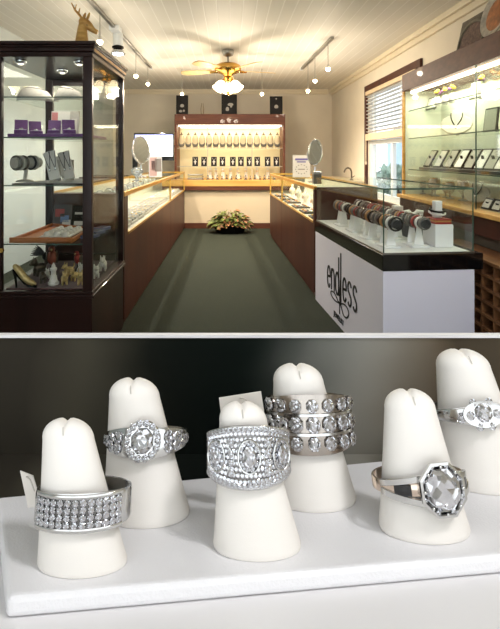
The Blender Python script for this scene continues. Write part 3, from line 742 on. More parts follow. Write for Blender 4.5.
def pendant_card():
    t = thing('pendant_card', 'x', 'pendant card')
    mt = RX(-.15)
    obj('card', MB().box(-.05, .05, -.004, .004, .001, .165, mt), M['velvetblack'], t)
    obj('strut', MB().box(-.01, .01, 0, .004, .001, .1, T(0, .05, 0) @ RX(.35)), M['velvetblack'], t)
    obj('pendant', MB().box(-.009, .009, -.008, -.005, .03, .1, mt).box(-.024, .024, -.008, -.005, .068, .084, mt), M['figwhite'], t)
    obj('chain', MB().tube([mt @ Vector(p) for p in ((-.03, -.006, .15), (-.012, -.006, .115), (0, -.006, .1), (.012, -.006, .115), (.03, -.006, .15))], .0025, 5), M['figwhite'], t)
    return t
k = Kit(pendant_card())
for i, zx in enumerate((97, 131, 169, 202, 242, 273, 306, 336, 376, 410)):
    px = 170+zx/3.85
    k((X_(px, 8.04), 8.04, BS[1]+.001), 0, 'black card with white pendant, %s along the middle back shelf from the computer monitor' % ORD[i], 'pendant cards on the middle back shelf', 1.0)
def ear_stand():
    t = thing('earring_stand', 'x', 'earring stand')
    obj('panel', MB().prism([(-.03, 0, .0), (.03, 0, .0), (.022, .03, .195), (-.022, .03, .195)], (0, .008, 0)), M['figwhite'], t, bevel=.002)
    obj('foot', MB().box(-.035, .035, -.02, .05, 0, .008), M['white'], t)
    e = MB()
    for s_ in (-1, 1): obj('earring', MB().torus((s_*.012, .006, .13), .009, .003, RX(PI/2), 12, 5), M['gold'], t)
    return t
k = Kit(ear_stand())
for i, px in enumerate((210, 216, 223, 230.5, 238, 246, 257, 268)):
    k((X_(px, 8.2), 8.2, .801), 0, 'tall white earring stand on the honey counter, %s from the computer monitor' % ORD[i], 'earring stands on the back counter')
def ring_stand():
    t = thing('ring_stand', 'x', 'ring stand')
    obj('cone', MB().lathe([(.024, 0), (.024, .006), (.014, .01), (.008, .06), (.003, .066)], 12), M['darkgrey'], t, smooth=True)
    obj('ring', MB().torus((0, 0, .03), .014, .004, None, 14, 6), M['gold'], t)
    obj('stone', MB().ell((0, -.017, .034), (.006, .006, .006), 8, 5), M['figwhite'], t)
    return t
k = Kit(ring_stand())
for i in range(16):
    px = 203+i*4.75
    k((X_(px, 7.75), 7.75+.06*(i % 3), .801), 0, 'small dark ring cone on the honey counter edge, %s from the computer monitor' % ORD[i], 'ring cones on the back counter', 1.0+.25*(i % 2))
t = thing('glass_case_box', 'low glass lidded box of silver on the honey counter near the monitor', 'box', (X_(196, 7.85), 7.85, .801))
obj('base', MB().box(X_(188, 7.85), X_(203, 7.85), 7.75, 7.95, .801, .83), M['steel'], t, bevel=.003)
obj('lid', MB().box(X_(188, 7.85), X_(203, 7.85), 7.75, 7.95, .872, .89), M['steel'], t, bevel=.003)
obj('glass_side', MB().box(X_(188.5, 7.85), X_(202.5, 7.85), 7.755, 7.945, .83, .872), M['glassedge'], t)

# framed pictures on top of the unit
def framed(label, px0, px1, py0, Y, prints, rz=0):
    z0 = HZ1+.001; w_ = (px1-px0)*Y/F; h_ = Z_(py0, Y)-z0
    loc = (X_((px0+px1)/2, Y), Y, z0); t = thing('framed_picture', label, 'picture', loc)
    mt = T(loc) @ RX(-.08)
    obj('frame', MB().box(-w_/2, w_/2, 0, .025, 0.002, h_, mt), M['blackmat'], t, bevel=.004)
    obj('picture', MB().box(-w_/2+.018, w_/2-.018, -.002, 0, .018, h_-.018, mt), mat('charcoal_print', (24, 22, 22), .6, var=.3, spec=.2, scale=12), t)
    pm = mat('pale_print', (150, 146, 140), .6)
    for (x, z_, a, b) in prints: obj('motif', MB().ell(mt @ Vector((x*w_, -.003, z_*h_)), (a, .0015, b), 12, 6), pm, t)
framed('black framed picture on the back unit at the monitor end', 176, 188, 95, 8.0, [(0, .45, .035, .035), (-.12, .18, .03, .022), (.15, .2, .02, .02)])
framed('widest black framed picture with pale figure, on the back unit below the ceiling fan', 221.5, 237, 94.3, 8.0, [(.08, .5, .05, .03), (-.12, .26, .03, .045), (.12, .42, .02, .03)])
framed('black framed picture on the back unit at the window end', 270, 282.7, 96, 8.0, [(0, .42, .035, .04), (0, .86, .014, .014)])
t = thing('brass_ornament', 'slim pair of brass twigs standing on the back unit header', 'ornament', (X_(202.3, 8.0), 8.0, HZ1+.001))
x = X_(202.3, 8.0); z0 = HZ1+.001
obj('base', MB().box(x-.03, x+.03, 7.97, 8.03, z0, z0+.012), M['figdark'], t)
for s_ in (-1, 1): obj('stem', MB().tube([(x+s_*.018, 8, z0+.01), (x+s_*.024, 8, z0+.09), (x+s_*.012, 8, z0+.2)], [.007, .006, .004], 6), mat('old_brass', (150, 124, 84), .4, .6), t)

# monitor on a desk behind the counter end
t = thing('office_desk', 'dark desk behind the counter carrying the computer monitor', 'desk', (-1.7, 7.2, 0))
obj('top', MB().box(-2.2, -1.33, 6.7, 7.5, .86, .89), M['espresso'], t, bevel=.004)
for (x, y) in ((-2.18, 6.72), (-1.39, 6.72), (-2.18, 7.44), (-1.39, 7.44)): obj('leg', MB().box(x, x+.04, y, y+.04, 0, .86), M['espresso'], t)
my = 7.05
t = thing('computer_monitor', 'black computer monitor showing a bright white page beside the back unit', 'monitor', (X_(154, my), my, .891))
x0, x1, z0, z1 = X_(133.6, my), X_(174.2, my), Z_(160.6, my), Z_(133, my)
obj('housing', MB().box(x0, x1, my, my+.04, z0, z1), M['black'], t, bevel=.006)
obj('screen', MB().box(x0+.02, x1-.02, my-.003, my-.0005, z0+.065, z1-.025), mat('lit_screen', (240, 242, 255), .3, emit=(232, 238, 255), es=1.0), t)
obj('toolbar', MB().box(x0+.02, x1-.02, my-.005, my-.003, z1-.085, z1-.025), mat('lit_toolbar', (150, 160, 220), .3, emit=(160, 170, 228), es=.7), t)
obj('neck', MB().box(-1.5, -1.42, my+.02, my+.04, .9, z0+.1), M['black'], t)
obj('foot', MB().box(-1.58, -1.34, my-.05, my+.1, .891, .905), M['black'], t, bevel=.004)

# sink cabinet in the corner, with tap
t = thing('sink_cabinet', 'brown cabinet in the back corner beyond the window', 'cabinet', (1.69, 7.45, 0))
obj('body', MB().box(1.42, 1.98, 6.82, 8.3, 0, .80), M['brown'], t)
obj('worktop', MB().box(1.4, 1.985, 6.8, 8.32, .80, .83), M['creamlower'], t, bevel=.003)
for i in range(2): 
    dd_ = obj('door', MB().box(1.405, 1.42, 6.86+i*.72, 7.54+i*.72, .06, .76), M['brown'], t, bevel=.003)
    obj('knob', MB().ell((1.395, 7.48+i*.14, .6), (.012, .012, .012)), M['brass'], dd_)
t = thing('kitchen_tap', 'dark bronze gooseneck tap on the corner cabinet beside the window', 'tap', (X_(350, 7), 7.0, .831))
xa = X_(351.5, 7)
obj('spout', MB().tube(crom([(xa, 7, .831), (xa, 7, .95), (xa-.02, 6.99, 1.0), (xa-.06, 6.98, 1.02), (xa-.1, 6.97, 1.0), (xa-.12, 6.97, .95)], 5), .012, 10), M['figdark'], t, smooth=True)
obj('base', MB().lathe([(.03, 0), (.03, .01), (.016, .02)], 14, T(xa, 7, .831)), M['figdark'], t)
obj('lever', MB().tube([(xa, 7, .87), (xa+.05, 6.99, .9)], [.008, .005], 8), M['figdark'], t)

# plant at the end of the aisle
random.seed(11)
pl = thing('potted_plant', 'bushy green and bronze leaved plant in a low dark pot on the carpet', 'plant', (0, 7.2, 0))
obj('pot', MB().lathe([(.19, 0), (.22, .02), (.26, .11), (.27, .12), (.24, .12), (.22, .09)], 24, T(0, 7.2, 0), 1, .7), M['blackmat'], pl, smooth=True)
lf, lr = MB(), MB()
for i in range(420):
    a = random.random()*2*PI; q_ = random.random()**.5
    r = .33*q_; zt = .13+.2*(1-q_**2)*random.random()+.06*random.random()
    if q_ > .8: zt -= .07*random.random()
    c = Vector((r*math.cos(a), 7.2+r*.6*math.sin(a), zt))
    s_ = .6+.6*random.random()
    m_ = T(c) @ RZ(a) @ RY(-.2+.9*random.random()) @ RX(random.uniform(-.5, .5))
    tgt = lr if (random.random() < .3 and c.x > -.1) or random.random() < .12 else lf
    tgt.add([m_ @ (Vector(p)*s_) for p in ((-.03, 0, 0), (0, -.026, .008), (.035, -.022, .006), (.065, 0, -.008), (.035, .022, .006), (0, .026, .008))], [(0, 1, 2, 3), (0, 3, 4, 5)])
obj('foliage', lf, M['leaf'], pl)
obj('bronze_foliage', lr, M['leafred'], pl, label='bronze and pink leaves')
sm = MB()
for i in range(16):
    a = 2*PI*i/16; sm.tube([(.1*math.cos(a), 7.2+.06*math.sin(a), .1), (.22*math.cos(a), 7.2+.13*math.sin(a), .22)], [.006, .003], 5)
obj('stem', sm, mat('stem_green', (90, 98, 50), .6), pl)
# ---------------------------------------------------------------- white lettered case
EY = math.radians(5.0); E0 = Vector((.832, 2.5, 0)); EM = T(E0) @ RZ(EY)
EW, EL = .524, 1.352
en = thing('lettered_case', 'white plinth case with black slab, glass hood and endless lettering', 'display case', tuple(E0), EY)
kw = dict(local=True)
obj('plinth', MB().box(0, EW, 0, EL, 0, .572), M['coolwhite'], en, bevel=.003, **kw)
obj('slab', MB().box(-.002, EW+.05, -.002, EL, .572, .662), M['black'], en, bevel=.004, **kw)
obj('deck', MB().box(.012, EW-.012, .012, EL-.03, .662, .668), M['white'], en, **kw)
GT = 1.016
obj('front_pane', MB().box(.006, EW-.006, .004, .009, .662, GT), M['glass'], en, **kw)
obj('side_pane', MB().box(.004, .009, .009, EL-.03, .662, GT), M['glass'], en, **kw)
obj('side_pane', MB().box(EW-.009, EW-.004, .009, EL-.03, .662, GT), M['glass'], en, **kw)
obj('top_pane', MB().box(.004, EW-.004, .004, EL-.03, GT, GT+.007), M['glass'], en, **kw)
ed = MB()
for (x, y) in ((.004, .004), (EW-.008, .004)): ed.box(x-.001, x+.004, y-.001, y+.004, .662, GT)
ed.box(.003, EW-.003, .002, .0045, GT-.001, GT+.008).box(.002, .0045, .003, EL-.03, GT-.001, GT+.008).box(EW-.0045, EW-.002, .003, EL-.03, GT-.001, GT+.008)
obj('glass_edge', ed, M['glassgreen'], en, **kw)
obj('sill_strip', MB().box(.001, EW-.001, .001, .004, .662, .672).box(.001, .004, .001, EL-.03, .662, .672), M['steel'], en, **kw)
obj('far_panel', MB().box(.004, EW-.004, EL-.03, EL-.02, .662, GT), M['glass'], en, **kw)
# lettering on the aisle face: local x=0 plane, s = distance along y, z up; text runs towards -y
def face(px, py):
    a = (px-CX)/F
    # E0.x - sin*s = a*(E0.y + cos*s)
    s_ = (E0.x-a*E0.y)/(math.sin(EY)+a*math.cos(EY)); Y = E0.y+math.cos(EY)*s_
    return Vector((-.003, s_, EYE-(py-CY)*Y/F))
def ribbon(mb, pts, wd=.011):
    """flat raised stroke on the aisle face"""
    P = [Vector((0, p[1], p[2])) for p in pts]; n = len(P); vs = []
    for i in range(n):
        d = P[min(i+1, n-1)]-P[max(i-1, 0)]
        if d.length < 1e-7: d = Vector((0, 1, 0))
        d.normalize(); nn = Vector((0, -d.z, d.y))
        for sx, e in ((-.004, 1), (-.004, -1), (-.0006, -1), (-.0006, 1)): vs.append(P[i]+nn*wd/2*e+Vector((sx, 0, 0)))
    fs = [(i*4+j, i*4+(j+1) % 4, i*4+4+(j+1) % 4, i*4+4+j) for i in range(n-1) for j in range(4)]
    fs += [(3, 2, 1, 0), tuple((n-1)*4+j for j in range(4))]
    mb.add(vs, fs)
INK = mat('black_lettering', (16, 15, 16), .4)
LS0, LS1 = face(327.5, 270).y, face(357.5, 290).y
base_z, xh = .215, .155
def arc(cx, cy, rx, ry, a0, a1, n=14): return [(cx+rx*math.cos(a0+(a1-a0)*i/n), cy+ry*math.sin(a0+(a1-a0)*i/n)) for i in range(n+1)]
E_ = [[(.1, .5), (.9, .55)] + arc(.5, .58, .4, .42, 0, PI) + arc(.5, .42, .4, .42, PI, 1.82*PI)]
N_ = [[(.12, 0), (.12, 1)], [(.12, .55)] + arc(.5, .6, .38, .4, PI, 0) + [(.88, 0)]]
D_ = [arc(.5, .58, .4, .42, .1, PI) + arc(.5, .42, .4, .42, PI, 1.95*PI), [(.9, 0), (.9, 1.75)]]
L_ = [[(.5, 2.0), (.5, -.25)]]
S_ = [arc(.5, .76, .36, .24, .2, 1.0*PI) + [(.2, .62), (.5, .5), (.82, .36)] + arc(.5, .24, .36, .24, 0, -PI*.85)]
word = [E_, N_, D_, L_, E_, S_, S_]; wds = [1, 1, 1, .55, 1, 1, 1]
tot = sum(wds)+.18*6; x = 0; k_ = 0
for gl, wd in zip(word, wds):
    lb = MB()
    for st in gl:
        pts = []
        for (gx, gz) in st:
            f_ = (x+gx*wd)/tot
            pts.append((0, LS0+(LS1-LS0)*f_, base_z+gz*xh))
        dense = []
        for i in range(len(pts)-1):
            a, b = Vector(pts[i]), Vector(pts[i+1])
            for q_ in range(3): dense.append(a.lerp(b, q_/3))
        dense.append(Vector(pts[-1]))
        ribbon(lb, dense, .0165)
    obj('letter', lb, INK, en, **kw); x += wd+.18
sw = MB()
swp = [face(*p) for p in ((340.5, 280), (340, 296), (340, 304), (339.8, 314))]
ribbon(sw, crom(swp, 6), .009)
loop = [face(*p) for p in ((340, 303), (336.5, 301.5), (333, 297.5), (331, 293), (332, 291), (335, 293.5), (337.5, 299), (340, 303.5), (344, 304), (347.5, 308), (349, 314), (347, 317.8), (344, 315.5), (342.3, 310), (341, 305), (340, 303))]
ribbon(sw, crom(loop, 5), .009)
obj('flourish', sw, INK, en, **kw)
tx = bpy.data.curves.new('small_word', 'FONT'); tx.body = 'JEWELRY'; tx.size = .06; tx.extrude = .0015
to = bpy.data.objects.new('small_word', tx); C.objects.link(to)
bpy.context.view_layer.update()
me = bpy.data.meshes.new_from_object(to.evaluated_get(bpy.context.evaluated_depsgraph_get()))
C.objects.unlink(to); bpy.data.objects.remove(to)
wdx = max(v.co.x for v in me.vertices); fa, fb = face(334, 312), face(344, 326)
sc_ = abs(fa.y-fb.y)/wdx
lm = MB(); lm.add([Vector((-.0025-v.co.z, fa.y-v.co.x*sc_, .04+v.co.y*sc_)) for v in me.vertices], [tuple(p.vertices) for p in me.polygons])
obj('lettering', lm, INK, en, **kw)

# bracelet stands and bracelets in the case
def on_case(x, y, z): return EM @ Vector((x, y, z))
def bar_stand():
    t = thing('bracelet_stand', 'x', 'bracelet stand')
    obj('foot', MB().box(-.05, .05, -.07, .07, 0, .012), M['white'], t, bevel=.002)
    obj('upright', MB().prism([(-.03, -.045, .012), (.03, -.045, .012), (.012, -.045, .115), (-.012, -.045, .115)], (0, .012, 0)).prism([(-.03, .04, .012), (.03, .04, .012), (.012, .04, .115), (-.012, .04, .115)], (0, .012, 0)), M['white'], t, bevel=.002)
    obj('bar', MB().cyl((0, -.125, .145), (0, .125, .145), .026, n=20), M['velvetblack'], t, smooth=True)
    return t
ks = Kit(bar_stand())
pal = ['brnlea', 'greylea', 'blackmat', 'brnlea', 'tan', 'red', 'darkgrey', 'figwhite', 'blackmat', 'greylea', 'brnlea', 'red']
cname = {'brnlea': 'brown', 'greylea': 'grey', 'blackmat': 'black', 'tan': 'tan', 'red': 'red', 'darkgrey': 'speckled grey', 'figwhite': 'white'}
def bracelet(m):
    t = thing('leather_bracelet', 'x', 'bracelet')
    obj('strap', MB().hoop([(.0295, -.008), (.036, -.0085), (.038, 0), (.036, .0085), (.0295, .008), (.0285, 0)], 24, RX(PI/2)), m, t, smooth=True)
    obj('charm', MB().cyl((.024, -.005, .0285), (.024, .005, .0285), .007, n=10).cyl((-.012, -.004, .036), (-.012, .004, .036), .005, n=10), M['silver'], t)
    return t
bk = {}
random.seed(5)
rows = (('aisle side row', .115, 0.0), ('window side row', .285, .0))
for rn, rx_, off in rows:
    order = 0
    for i in range(4):
        yl = .20+i*.27
        p = on_case(rx_, yl, .669)
        ks(tuple(p), EY, 'white bracelet stand in the %s, %s from the front pane' % (rn, ORD[i]), 'bracelet stands in the lettered case')
        for j in range(6):
            c = pal[(order*5+(3 if rn[0] == 'w' else 0)+random.randint(0, 3)) % len(pal)]
            if i == 0 and j == 0: c = 'blackmat' if rn[0] == 'a' else 'greylea'
            if i == 0 and j == 1: c = 'figwhite'
            if i == 0 and j == 2 and rn[0] == 'w': c = 'red'
            if c not in bk: bk[c] = Kit(bracelet(M[c]))
            p = on_case(rx_, yl-.105+j*.042, .669+.145)
            bk[c](tuple(p), EY, '%s leather bracelet in the %s, %s from the front pane' % (cname[c], rn, ORD[order] if order < 20 else ['twenty first', 'twenty second', 'twenty third', 'twenty fourth'][order-20]), 'bracelets in the lettered case', random.choice((.98, 1.05, 1.12)))
            order += 1
def case_box(name, label, cat, x0, x1, y0, y1, z0, z1, m, **k2):
    mb = MB().box(x0, x1, y0, y1, z0, z1); mb.v = [EM @ p for p in mb.v]
    return solo(name, label, cat, mb, m, **k2)
case_box('display_riser', 'white cube riser near the front pane of the lettered case', 'riser', .375, .485, .14, .29, .669, .80, M['white'], bevel=.003)
t = thing('jewellery_book', 'red folded leather case lying on the white cube riser', 'case', tuple(on_case(.43, .21, .801)), EY)
obj('cover', MB().box(-.05, .05, -.06, .06, 0, .012).box(-.05, .05, -.06, .06, .022, .03), M['red'], t, local=True, bevel=.002)
obj('pages', MB().box(-.048, .048, -.058, .058, .012, .022), M['tan'], t, local=True)
t = thing('bangle_stand', 'white block stand carrying white and black bangles, on the red leather case', 'bracelet stand', tuple(on_case(.43, .22, .832)), EY)
obj('post', MB().box(-.022, .022, -.02, .02, 0, .1), M['white'], t, local=True, bevel=.004)
obj('bangle', MB().torus((0, 0, .03), .045, .006, RX(.25), 24, 8), M['figwhite'], t, local=True, smooth=True)
obj('bangle', MB().torus((0, 0, .045), .043, .006, RX(.2), 24, 8), M['blackmat'], t, local=True, smooth=True, label='black bangle')
t = thing('satin_bow', 'white satin bow lying on a low black block behind the bracelet rows', 'bow', tuple(on_case(.42, .50, .79)), EY)
for s_ in (-1, 1): obj('loop', MB().tube([(0, 0, .02), (s_*.03, 0, .045), (s_*.06, 0, .04), (s_*.055, 0, .015), (s_*.025, 0, .008), (0, 0, .02)], [.008, .014, .016, .015, .012, .008], 8), M['figwhite'], t, local=True, smooth=True)
obj('knot', MB().ell((0, 0, .022), (.014, .016, .018)), M['figwhite'], t, local=True, smooth=True)
case_box('display_riser', 'black block riser under the white satin bow', 'riser', .36, .48, .42, .58, .669, .789, M['velvetblack'], bevel=.003)
case_box('jewellery_box', 'flat red box lying behind the satin bow in the lettered case', 'box', .37, .49, .66, .86, .669, .80, M['red'], bevel=.003)
case_box('jewellery_box', 'small white box standing on the flat red box', 'box', .40, .46, .72, .78, .801, .845, M['figwhite'], bevel=.003)

# ---------------------------------------------------------------- wall showcase on the window side
ws = thing('wall_showcase', 'tall lit wall showcase with brown header, glass shelves and honey oak ledge', 'showcase', (1.8, 3.1, 0))
A0, A1 = 1.75, 4.28
WHZ0, WHZ1 = Z_(92, 4.28), Z_(75.5, 4.28)
XF = 1.6
obj('base', MB().box(1.66, 1.98, A0, A1, 0, .78), mat('grey_brown_base', (98, 88, 80), .5), ws)
obj('apron', MB().box(1.58, 1.98, A0, A1, .70, .82), M['brown'], ws)
obj('ledge', MB().box(1.55, 1.98, A0, A1, .82, .85), M['goldwood'], ws, bevel=.004)
obj('header', MB().box(XF, 1.98, A0, A1, WHZ0, WHZ1), M['brown_hi'], ws, bevel=.004)
obj('side_panel', MB().box(XF, 1.98, A1-.03, A1, .85, WHZ0), M['goldwood'], ws)
obj('side_panel', MB().box(XF, 1.98, A0, A0+.03, .85, WHZ0), M['goldwood'], ws)
PALE = mat('pale_lime_panel', (236, 236, 218), .6)
obj('back_panel', MB().box(1.95, 1.98, A0+.03, A1-.03, .85, WHZ0), PALE, ws)
obj('end_lining', MB().box(XF+.02, 1.95, A1-.034, A1-.0305, .85, WHZ0), PALE, ws)
RS = [1.617, 1.363, 1.08]
for zz in RS:
    s_ = obj('shelf', MB().box(1.65, 1.945, A0+.035, A1-.036, zz-.008, zz), M['glassedge'], ws)
    obj('shelf_edge', MB().box(1.647, 1.65, A0+.035, A1-.036, zz-.008, zz), M['glassgreen'], s_)
for Y_ in (3.02, 2.62): obj('door_edge', MB().box(XF+.012, XF+.018, Y_-.004, Y_+.004, .85, WHZ0), M['glassgreen'], ws)
obj('sliding_pane', MB().box(XF+.018, XF+.023, 2.62, A1-.03, .853, WHZ0), M['glass'], ws)
obj('sliding_pane', MB().box(XF+.008, XF+.013, A0+.03, 3.02, .853, WHZ0), M['glass'], ws)
obj('light_tube', MB().box(1.64, 1.665, A0+.1, A1-.1, WHZ0-.03, WHZ0-.008), M['tube'], ws)
def SY(px, X): return F*X/(px-CX)
def crom2(p): return [(v.x, v.y) for v in crom([(x, z, 0) for x, z in p], 4)]
def big_bust():
    t = thing('necklace_bust', 'x', 'necklace display')
    mt = RX(-.38)
    ol = [(-.036, .215), (-.046, .175), (-.1, .14), (-.12, .1), (-.105, .05), (-.06, .015), (0, .004), (.06, .015), (.105, .05), (.12, .1), (.1, .14), (.046, .175), (.036, .215)]
    obj('bust', MB().prism([mt @ Vector((x, -.012, z+.004)) for x, z in ol], mt.to_3x3() @ Vector((0, .026, 0))), mat('parchment_bust', (222, 214, 194), .6), t, bevel=.009, seg=3)
    obj('easel', MB().box(-.012, .012, -.003, .003, .001, .13, T(0, .1, 0) @ RX(.25)), M['grey'], t)
    pts = [mt @ Vector((x, -.0155, z)) for x, z in crom2([(-.042, .19), (-.04, .15), (-.02, .1), (0, .075), (.02, .1), (.04, .15), (.042, .19)])]
    n_ = obj('necklace', MB().tube(pts, .004, 6), M['blackmat'], t)
    obj('pendant', MB().ell(mt @ Vector((0, -.018, .065)), (.01, .006, .014)), M['silver'], n_)
    return t
k = Kit(big_bust())
k((1.79, SY(453, 1.77), RS[1]+.001), -.62, 'large cream necklace bust with black cord on the middle shelf of the wall showcase', None, 1.0)
k((1.8, SY(475, 1.8), .851), -.9, 'smaller cream necklace bust on the honey ledge of the wall showcase', None, .8)
k((1.8, SY(422, 1.8), RS[1]+.001), -.9, 'cream necklace bust near the window end of the middle wall showcase shelf', None, .8)
def flower_orn():
    t = thing('flower_ornament', 'x', 'ornament')
    obj('vase', MB().lathe([(.02, 0), (.028, .02), (.024, .05), (.014, .07), (.018, .078)], 14), M['figwhite'], t, smooth=True)
    s_ = MB(); 
    for (dx, dy, dz) in ((0, 0, .05), (.018, .01, .035), (-.018, -.005, .038), (0, .018, .03)): s_.tube([(0, 0, .07), (dx, dy, .07+dz)], .002, 5)
    obj('stem', s_, M['leaf'], t)
    for i, (dx, dy, dz) in enumerate(((0, 0, .05), (.018, .01, .035), (-.018, -.005, .038), (0, .018, .03))):
        obj('bloom', MB().ell((dx, dy, .075+dz), (.016, .016, .012), 8, 6), [mat('yellow_bloom', (226, 190, 60), .6), mat('violet_bloom', (120, 70, 120), .6)][i % 2], t, smooth=True)
    return t
k = Kit(flower_orn())
for i, px in enumerate((438, 445, 452)):
    k((1.75, SY(px, 1.75), RS[0]+.001), i*.8, 'small vase of yellow and violet blooms on the top shelf, %s from the window' % ORD[i], 'flower ornaments on the top shelf', 1.05)
k((1.74, SY(482, 1.74), RS[0]+.001), .4, 'vase of yellow and violet blooms set apart on the top shelf, beside the pale box', None, 1.05)
def framecard(px, X, z, w_, h_, lean, label, inner, cat='picture', name='framed_card'):
    Y = SY(px, X); t = thing(name, label, cat, (X, Y, z))
    mt = T(X, Y, z) @ RZ(-PI/2) @ RX(-lean)
    obj('frame', MB().box(-w_/2, w_/2, 0, .012, .003, h_, mt), M['blackmat'], t, bevel=.002)
    obj('sheet', MB().box(-w_/2+.012, w_/2-.012, -.002, 0, .015, h_-.012, mt), inner, t)
    obj('strut', MB().box(-.015, .015, 0, .004, .001, h_*.6, T(X, Y, z) @ RZ(-PI/2) @ T(0, h_*.32, 0) @ RX(lean*.4)), M['blackmat'], t)
framecard(430, 1.8, RS[0]+.001, .2, .12, .3, 'black framed pale card leaning on the top shelf at the window end', PALE)
framecard(474, 1.8, RS[0]+.001, .16, .14, .15, 'black framed pale card on the top shelf beside the set-apart vase', PALE)
framecard(489, 1.78, RS[1]+.001, .16, .17, .12, 'black framed green grey card on the middle wall showcase shelf', mat('sage_card', (176, 180, 160), .6))
solo('pale_box', 'pale cardboard box on the top shelf of the wall showcase', 'box', MB().box(1.76, 1.9, 2.75, 2.95, RS[0]+.001, RS[0]+.13), mat('sand_box', (170, 166, 130), .6, var=.2, scale=30), bevel=.003)
solo('shelf_liner', 'black board under the slanted pads on the lowest wall showcase shelf', 'shelf liner', MB().box(1.665, 1.92, 2.3, 4.05, RS[2]+.001, RS[2]+.022), M['velvetblack'])
for i in range(8):
    px = 425.5+i*10.3
    framecard(px, 1.74, RS[2]+.023, .125, .17, .5, 'black edged slanted pad on the black board, %s from the window' % ORD[i], [M['grey'], M['figwhite']][i % 2], 'necklace display', 'necklace_pad')
for i, px in enumerate((484, 494, 503)):
    framecard(px, 1.66, .851, .1, .085, .5, 'black edged white pad on the honey ledge, %s from the window' % ORD[i], M['figwhite'], 'necklace display', 'necklace_pad')
def glass_orn():
    t = thing('glass_vase', 'x', 'vase')
    obj('bowl', MB().lathe([(.03, 0), (.032, .006), (.008, .014), (.008, .04), (.03, .06), (.036, .1), (.03, .13)], 14), M['steel'], t, smooth=True)
    obj('rim', MB().torus((0, 0, .13), .03, .003, None, 16, 6), M['silver'], t)
    return t
k = Kit(glass_orn())
for i, px in enumerate((423, 429, 435, 442, 450, 459)):
    k((1.78+.03*(i % 2), SY(px, 1.78), .851), 0, 'small silver goblet on the honey ledge, %s from the window' % ORD[i], 'goblets on the honey ledge', .9+.15*(i % 3))
# boards on top of the wall showcase
t = thing('carved_plaque', 'grey brown carved plaque with arched relief leaning on the wall showcase', 'plaque', (1.72, SY(470, 1.72), WHZ1+.001))
def plq(px, py, X=1.74): 
    Y = SY(px, X); return Vector((X, Y, Z_(py, Y)))
zt_ = WHZ1+.001
Ya, Yb = SY(454.5, 1.74), SY(484, 1.74)
pb = [(1.74, Ya, zt_), (1.74, Yb, zt_), (1.80, Yb, Z_(5, Yb)), (1.80, Ya, Z_(23, Ya))]
obj('board', MB().prism(pb, (.03, 0, 0)), mat('weathered_grey', (104, 96, 82), .8, var=.25, scale=30, bump=.4), t, bevel=.006)
rl = MB(); Yc = (Ya+Yb)/2; hw = (Ya-Yb)/2*.82; ht_ = (pb[3][2]-zt_)
def onb(y, zf, o=-.004): return Vector((1.74+.06*zf+o, y, zt_+ht_*zf))
ap = [onb(Yc+hw, .03)] + [onb(Yc+hw*math.cos(PI*i/14), .42+.42*math.sin(PI*i/14)) for i in range(15)] + [onb(Yc-hw, .03)]
rl.tube(ap, .012, 8)
obj('arch', rl, mat('weathered_stone', (132, 124, 108), .8, var=.2, scale=40), t, smooth=True)
obj('relief', MB().prism([p+Vector((-.001, 0, 0)) for p in [onb(Yc+hw*.9, .05)] + [onb(Yc+hw*.9*math.cos(PI*i/14), .42+.37*math.sin(PI*i/14)) for i in range(15)] + [onb(Yc-hw*.9, .05)]], (.004, 0, 0)), mat('rose_relief', (120, 98, 88), .85, var=.4, scale=45, bump=1.0, bscale=60), t)
t = thing('painted_plate', 'orange and white painted plate leaning beside the carved plaque', 'plate', (1.7, SY(494, 1.7), zt_))
Y1 = SY(497, 1.70); R_ = .15
mt = T(1.70, Y1, zt_+R_+.002) @ RY(-PI/2+.2)
obj('rim', MB().hoop([(R_*.7, .0), (R_, .015), (R_, .022), (R_*.7, .008)], 32, mt), mat('white_rim', (196, 186, 170), .4, var=.3, scale=30), t, smooth=True)
obj('well', MB().lathe([(.001, .004), (R_*.7, .004), (R_*.7, .008), (.001, .009)], 32, mt), mat('orange_glaze', (176, 112, 66), .4, var=.45, scale=22), t, smooth=True)

# cubby rack below the ledge
t = thing('cubby_rack', 'low brown wooden rack of small square cubbies below the honey ledge', 'rack', (1.5, 2.5, 0))
RX0, RX1, RY0, RY1, RZ1 = 1.43, 1.64, 1.75, 3.25, .615
CW = wood('walnut_rack', (104, 68, 42), (140, 98, 62), .5, (3, .5, 3), 5)
obj('back', MB().box(RX1-.012, RX1, RY0, RY1, 0, RZ1), mat('rack_back', (48, 32, 22), .7), t)
obj('top', MB().box(RX0, RX1, RY0, RY1, RZ1-.018, RZ1), CW, t, bevel=.002)
zz = .0
while zz < RZ1-.05:
    obj('shelf', MB().box(RX0, RX1-.012, RY0, RY1, zz, zz+.014), CW, t); zz += .0745
yy = RY0
while yy <= RY1:
    obj('divider', MB().box(RX0+.002, RX1-.012, yy, yy+.014, .014, RZ1-.018), CW, t); yy += .1235

